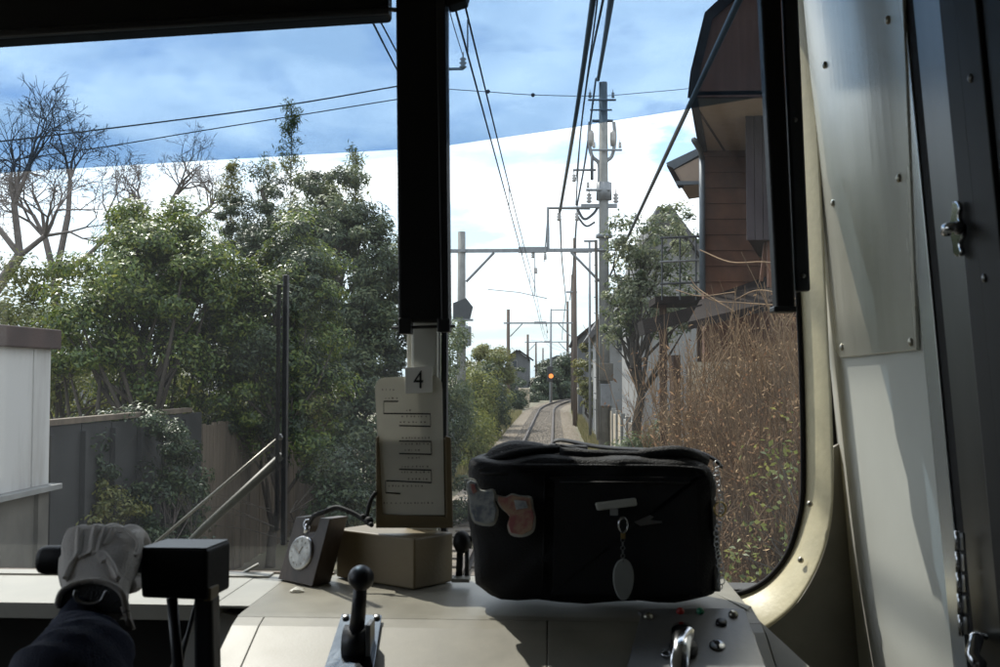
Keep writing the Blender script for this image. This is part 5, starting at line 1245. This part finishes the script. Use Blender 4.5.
# ------------------------------------------------------------------ right: tree, bush, house, wall
tree('street_tree', (P3(652, 480, 21)[0], 21, 0), P3(622, 290, 21), 0.15,
     [blob(636, 250, 21, 30, 40, rpy=.7), blob(660, 300, 21, 42, 38, rpy=.8), blob(625, 300, 21, 20, 38, rpy=.6), blob(675, 238, 21.5, 26, 34, rpy=.6), blob(615, 335, 21, 12, 18, rpy=.4)],
     6500, 0.10, 0.05, 'leaf_silver', 'small silvery evergreen with a crooked trunk between the concrete pole and the brown house', 51, clump=0.22, nsub=130, nl=40, shell=0.15, hmin=0.62, bark='bark', extra=('leaf_blue', .4))
def dry_bush(x0, x1, y0, y1, h, n, label, seed):
    rg = np.random.default_rng(seed); t = thing('dry_bush', ((x0 + x1) / 2, (y0 + y1) / 2, 0), label, 'dry bush', 'dead reeds and bushes at the right of the track')
    nc = 22; cc_ = np.stack([rg.uniform(x0, x1, nc), rg.uniform(y0, y1, nc)], 1); ch_ = rg.uniform(.72, 1.0, nc)
    k_ = rg.integers(0, nc, n); dd = rg.normal(size=(n, 2)) * .17
    B = np.concatenate([cc_[k_] + dd, np.zeros((n, 1))], 1)
    H = np.minimum(h * .95, h * ch_[k_] * rg.uniform(.6, 1.05, n)); lean = dd * .55 + rg.normal(size=(n, 2)) * .06
    P0, P1, R0, R1 = [], [], [], []; prev = B; m = 5
    for i in range(1, m + 1):
        f = i / m; cur = B + np.stack([lean[:, 0] * H * f ** 1.6, lean[:, 1] * H * f ** 1.6, H * f], 1) + rg.normal(size=(n, 3)) * .025
        P0.append(prev); P1.append(cur); R0.append(np.full(n, .008 * (1 - .8 * (f - 1 / m)))); R1.append(np.full(n, .008 * (1 - .8 * f)))
        if i >= 2:
            for _ in range(5):
                s = prev + (cur - prev) * rg.random((n, 1)); e = s + np.stack([rg.normal(0, .075, n), rg.normal(0, .075, n), rg.uniform(.04, .34, n)], 1)
                P0.append(s); P1.append(e); R0.append(np.full(n, .0035)); R1.append(np.full(n, .0015))
        prev = cur
    P0 = np.concatenate(P0); P1 = np.concatenate(P1)
    np_mesh('stems', *seg_mesh(P0, P1, np.concatenate(R0), np.concatenate(R1), 3), 'twig_dry', t)['kind'] = 'stuff'
    k = n * 34; i = rg.integers(0, len(P1), k); C = P1[i] + rg.normal(size=(k, 3)) * .05
    C = C[(C[:, 2] > .35 * h * rg.random(k)) & (C[:, 2] < h * rg.uniform(.72, 1.0, k))]
    v, f = leaf_arrays(C, unit(rg.normal(size=C.shape)), .038, .014, rg, .5)
    np_mesh('dead_leaves', v, f, 'leaf_dry', t)['kind'] = 'stuff'
    return t
dry_bush(1.40, 2.7, 5.4, 7.6, 3.2, 1000, 'nearest brown dead bush, close to the right window frame', 61)
dry_bush(1.50, 2.9, 7.6, 10.2, 3.2, 1000, 'middle brown dead bush above the bag, below the house wall', 62)
dry_bush(1.74, 3.2, 10.2, 13.0, 3.15, 800, 'farthest brown dead bush, beside the crooked tree trunk', 63)
tree('green_creeper', (1.55, 5.6, 0), (1.55, 5.6, 1.6), 0.02, [blob(770, 500, 5.4, 32, 60, rpy=.4), blob(752, 560, 5.2, 40, 40, rpy=.4), blob(785, 440, 5.6, 18, 40, rpy=.3)], 220, 0.036, 0.022, 'leaf_mid', 'few green leaves growing through the dead bush low by the window frame', 64, 'creeper', clump=.12, nsub=40, nl=30, shell=.1)
# bare whips arching out of the bush
wh = MB()
for a in (((690, 285), (712, 300), (745, 303), (790, 306)), ((700, 250), (730, 262), (765, 262), (800, 268)), ((690, 278), (700, 290), (735, 312)), ((735, 300), (760, 290), (800, 300)), ((676, 290), (700, 296), (735, 292))):
    wh.tube(bez([pt(x, y, 8.4 + (x - 690) * -.012) for x, y in a], 5), .0055, 6)
tag(wh.build('bare_branches', 'twig_dry'), 'pale bare branches arching over the dead bush against the house wall', 'branches')
tree('roadside_weed', (P3(640, 470, 19)[0] - .1, 19, 0), P3(640, 440, 19), .02, [blob(662, 440, 19, 16, 24, rpy=.5), blob(628, 448, 18.5, 22, 16, rpy=.5)], 2200, .09, .04, 'leaf_blue', 'low green shrub at the foot of the crooked tree', 65, 'shrub', clump=.2, nsub=40, nl=16, shell=.2)
tree('garden_tree', (P3(590, 410, 46)[0], 46, 0), P3(590, 380, 46), .08, [blob(589, 368, 46, 13, 24, rpy=.7), blob(594, 395, 46, 10, 18, rpy=.6)], 5000, .16, .08, 'leaf_yellow', 'yellow-green tree on the right just past the concrete pole', 66, clump=.3, nsub=40, nl=14)
# low block wall along the right of the track
bw = thing('garden_wall', (1.75, 36, 0), 'weathered concrete garden wall along the right of the track', 'wall')
y = 22.0; rw_ = random.Random(3); pm = None
while y < 72:
    w = 2.0
    MB().box((1.80 + rw_.uniform(-.02, .02), y + w / 2, .75), (.14, w - .03, 1.5 + rw_.uniform(-.08, .08))).build('wall_panel', rw_.choice(('concrete', 'concrete', 'fence_brown', 'house_beige')), bw)
    MB().box((1.74, y, .82), (.12, .14, 1.64)).build('wall_post', 'concrete', bw)
    y += w
# the brown house
ho = thing('brown_house', (3.4, 16, 0), 'tall dark brown timber house with an overhanging upper storey close to the track', 'house')
YH = 15.0
xl = pt(703, 200, YH).x
zso = pt(725, 150, YH).z
# tiled wall, laid course by course: real boards
zc_, zb_ = zso, 2.6 + (376 - 300) * YH / 1000
course = 0.235; z = 0.0
while z < zso - 0.05:
    h_ = min(course, zso - z)
    MB().prism([(xl, YH, z), (xl, YH - .028, z + .004), (xl, YH - .006, z + h_), (xl, YH + .2, z + h_), (xl, YH + .2, z)], (3.6, 0, 0)).build('siding_board', 'house_siding', ho)
    z += course
MB().prism([(xl + .02, YH + .2, 0), (xl + 3.6, YH + .2, 0), (xl + 5.6, YH + 6, 0), (xl + 1.6, YH + 6, 0)], (0, 0, zso)).build('wall', 'house_dark', ho)
# overhanging upper storey: soffit, fascia, gable
n0 = pt(692, 96, 12.0); n1 = pt(703, 151, YH)
S0 = [Vector((n0.x + .06, 12.0, n1.z)), Vector((xl + 3.6, 12.0, n1.z)), Vector((xl + 3.6, YH + .2, n1.z)), Vector((n1.x, YH + .2, n1.z))]
MB().prism(S0, (0, 0, .05)).build('soffit', 'house_soffit', ho)
gab = [pt(690, 97, 12.0), pt(693, 70, 12.0), pt(707, 12, 12.0), pt(735, -12, 12.0), pt(790, -60, 12.0), pt(1080, -60, 12.0), pt(1080, 97, 12.0)]
MB().prism(gab, (0, .06, 0)).build('upper_wall', 'house_gable', ho)
MB().prism([Vector((p.x, 12.06, p.z)) for p in gab[:6]] + [Vector((gab[5].x, 12.06, n1.z + .05)), Vector((n0.x + .08, 12.06, n1.z + .05))], (2.0, 6.5, 0)).build('upper_storey', 'house_dark', ho)
MB().strip([pt(688, 97, 11.95), pt(691, 70, 11.95), pt(705, 12, 11.95), pt(735, -16, 11.95), pt(790, -64, 11.95)], [pt(697, 97, 11.95), pt(700, 72, 11.95), pt(713, 18, 11.95), pt(740, -6, 11.95), pt(795, -54, 11.95)], (0, .05, 0)).build('barge_board', 'roof_brown', ho)
MB().strip([pt(689, 96, 12.0), Vector((n1.x - .02, YH + .2, n1.z - .02))], [pt(697, 98, 12.0), Vector((n1.x + .10, YH + .2, n1.z - .02))], (0, 0, .16)).build('fascia', 'roof_brown', ho)
# dark projecting board bay: upright boards
xa, xb_ = pt(746, 180, 13.0).x, pt(800, 180, 13.0).x
zt2, zb2 = n1.z - .002, pt(750, 240, 13).z
w = .105; x = xa
while x < xb_ + .6:
    MB().box((x + w / 2, 13.0 + rf.uniform(-.004, .004), (zt2 + zb2) / 2), (w - .008, .03, zt2 - zb2)).build('board', 'house_board', ho); x += w
MB().prism([(xa + .02, 13.02, zb2 + .005), (x - .02, 13.02, zb2 + .005), (x - .02, 13.02, zt2 - .005), (xa + .02, 13.02, zt2 - .005)], (.55, 2.0, 0)).build('bay', 'house_dark', ho)
MB().tube([pt(702, 156, YH - .1), pt(702.5, 292, YH - .1)], .045, 10).build('drain_pipe', 'pipe_blue', ho, True)
MB().tube([pt(694, 140, 13.5), pt(700, 150, 14.6), pt(702, 158, YH - .1)], .04, 8).build('drain_pipe', 'pipe_blue', ho, True)
MB().box((pt(771, 260, 13.2).x, 13.2, pt(771, 260, 13.2).z), (.10, .1, .72)).build('post', 'house_siding', ho)
MB().box((pt(764, 255, 13.3).x, 13.3, pt(764, 255, 13.3).z), (.04, .06, .7), Euler((0, .12, 0)).to_matrix()).build('post', 'house_siding', ho)
# small canopy roof on the track side
cn0 = [pt(666, 163, 15.6), pt(700, 147, 15.6), pt(704, 152, 15.6), pt(672, 170, 15.6)]
MB().prism(cn0, (.25, 1.2, 0)).build('canopy_roof', 'pipe_blue', ho)
MB().prism([pt(672, 171, 15.62), pt(702, 156, 15.62), pt(702, 184, 15.62), pt(682, 187, 15.62)], (.25, 1.1, 0)).build('canopy_wall', 'house_soffit', ho)
MB().prism([pt(667, 165, 15.58), pt(673, 168, 15.58), pt(684, 187, 15.58), pt(679, 188, 15.58)], (0, .06, 0)).build('canopy_board', 'roof_brown', ho)
MB().prism([pt(676, 181, 15.57), pt(702, 181, 15.57), pt(702, 184, 15.57), pt(677, 185, 15.57)], (0, .06, 0)).build('canopy_beam', 'pipe_blue', ho)
# lower lean-to roof with beige wall below
MB().prism([pt(688, 322, 12.6), pt(700, 300, 14.8), pt(790, 268, 14.8), pt(820, 290, 12.6)], (0, 0, -.10)).build('lean_to_roof', 'roof_brown', ho)
MB().prism([pt(642, 320, 14.0), pt(702, 304, 14.0), pt(702, 316, 14.0), pt(645, 334, 14.0)], (0, .9, 0)).build('lean_to_roof', 'roof_brown', ho)
MB().box((pt(725, 400, 14.3).x + .2, 14.55, 1.5), (1.3, .5, 2.6)).build('lean_to_wall', 'house_beige', ho)
MB().box((pt(676, 400, 14.6).x, 14.7, 1.45), (.10, .5, 2.9)).build('post', 'house_dark', ho)
# balcony rails between the tree and the house
br_ = thing('balcony', (pt(690, 270, 17).x, 17, 0), 'thin dark balcony frame seen through the leaves left of the brown house', 'balcony')
for yy_, m in ((238, 'sign_back'), (262, 'galv'), (284, 'sign_back')): MB().tube([pt(660, yy_, 17.2), pt(704, yy_ - 2, 17.2)], .022, 6).build('rail', m, br_)
for xx_ in (662, 680, 696): MB().tube([pt(xx_, 236, 17.2), pt(xx_, 300, 17.2)], .016, 6).build('baluster', 'sign_back', br_)
MB().box((pt(684, 300, 17.3).x, 17.8, pt(684, 300, 17.3).z), (1.0, 1.2, .12)).build('deck', 'roof_brown', br_)
for xx_ in (664, 702): MB().box((pt(xx_, 300, 17.4).x, 17.6, pt(684, 302, 17.3).z / 2), (.12, .12, pt(684, 302, 17.3).z)).build('post', 'house_dark', br_)
# houses further off
def house(px0, px1, yeave, yridge, Y, depth, wallm, roofm, label, wins=(), peak=None):
    a, b = pt(px0, 376, Y).x, pt(px1, 376, Y).x; ze = pt(px0, yeave, Y).z; zr = pt(px0, yridge, Y).z; xm = (a + b) / 2 if peak is None else pt(peak, 376, Y).x
    t = thing('house', ((a + b) / 2, Y, 0), label, 'house')
    MB().prism([(a, Y, 0), (b, Y, 0), (b, Y, ze), (xm, Y, zr), (a, Y, ze)], (0, depth, 0)).build('wall', wallm, t)
    for (x, s) in ((a, -1), (b, 1)):
        d = Vector((xm - x, 0, zr - ze)); e = Vector((x, Y - .4, ze)) - d.normalized() * .4
        nrm = Vector((0, 1, 0)).cross(d).normalized(); nrm = nrm if nrm.z > 0 else -nrm
        MB().prism([e + nrm * .02, Vector((xm, Y - .4, zr)) + nrm * .02, Vector((xm, Y - .4, zr)) + nrm * .2, e + nrm * .2], (0, depth + .8, 0)).build('roof', roofm, t)
    for (w0, w1, h0, h1) in wins:
        q0, q1_ = pt(w0, h0, Y - .05), pt(w1, h1, Y - .05)
        f = MB().box(((q0.x + q1_.x) / 2, Y - .02, (q0.z + q1_.z) / 2), (abs(q1_.x - q0.x), .08, abs(q0.z - q1_.z))).build('window', 'plaster_white', t)
        MB().box(((q0.x + q1_.x) / 2, Y - .05, (q0.z + q1_.z) / 2), (abs(q1_.x - q0.x) * .84, .05, abs(q0.z - q1_.z) * .84)).build('pane', 'window_dark', f)
    return t
house(640, 720, 285, 210, 30, 8, 'plaster_white', 'roof_tile', 'white plastered house behind the crooked tree', ((648, 662, 300, 330), (668, 684, 300, 330)), peak=664)
house(598, 660, 330, 262, 40, 9, 'plaster_grey', 'roof_tile', 'grey gabled house behind the big concrete pole', ((616, 628, 330, 352), (634, 646, 330, 352)), peak=640)
house(578, 604, 340, 322, 62, 10, 'far_wall', 'roof_brown', 'small grey house with an overhanging roof left of the concrete pole', ((586, 592, 346, 358),), peak=600)
house(574, 590, 352, 342, 88, 10, 'far_wall', 'roof_tile', 'far pale house on the right of the bend', ((578, 583, 358, 366),))
house(508, 528, 358, 351, 110, 10, 'far_wall', 'roof_brown', 'far pale house left of the track behind the shrubs', ((512, 517, 360, 368),))
house(536, 580, 366, 356, 190, 14, 'far_wall', 'roof_tile', 'long grey building closing the view above the bend', ((545, 549, 368, 373), (556, 560, 368, 373)))
house(-40, 150, 400, 372, 22, 7, 'plaster_grey', 'roof_tile', 'grey house half hidden behind the left fence and trees', ((40, 70, 420, 450), (100, 125, 420, 450)))
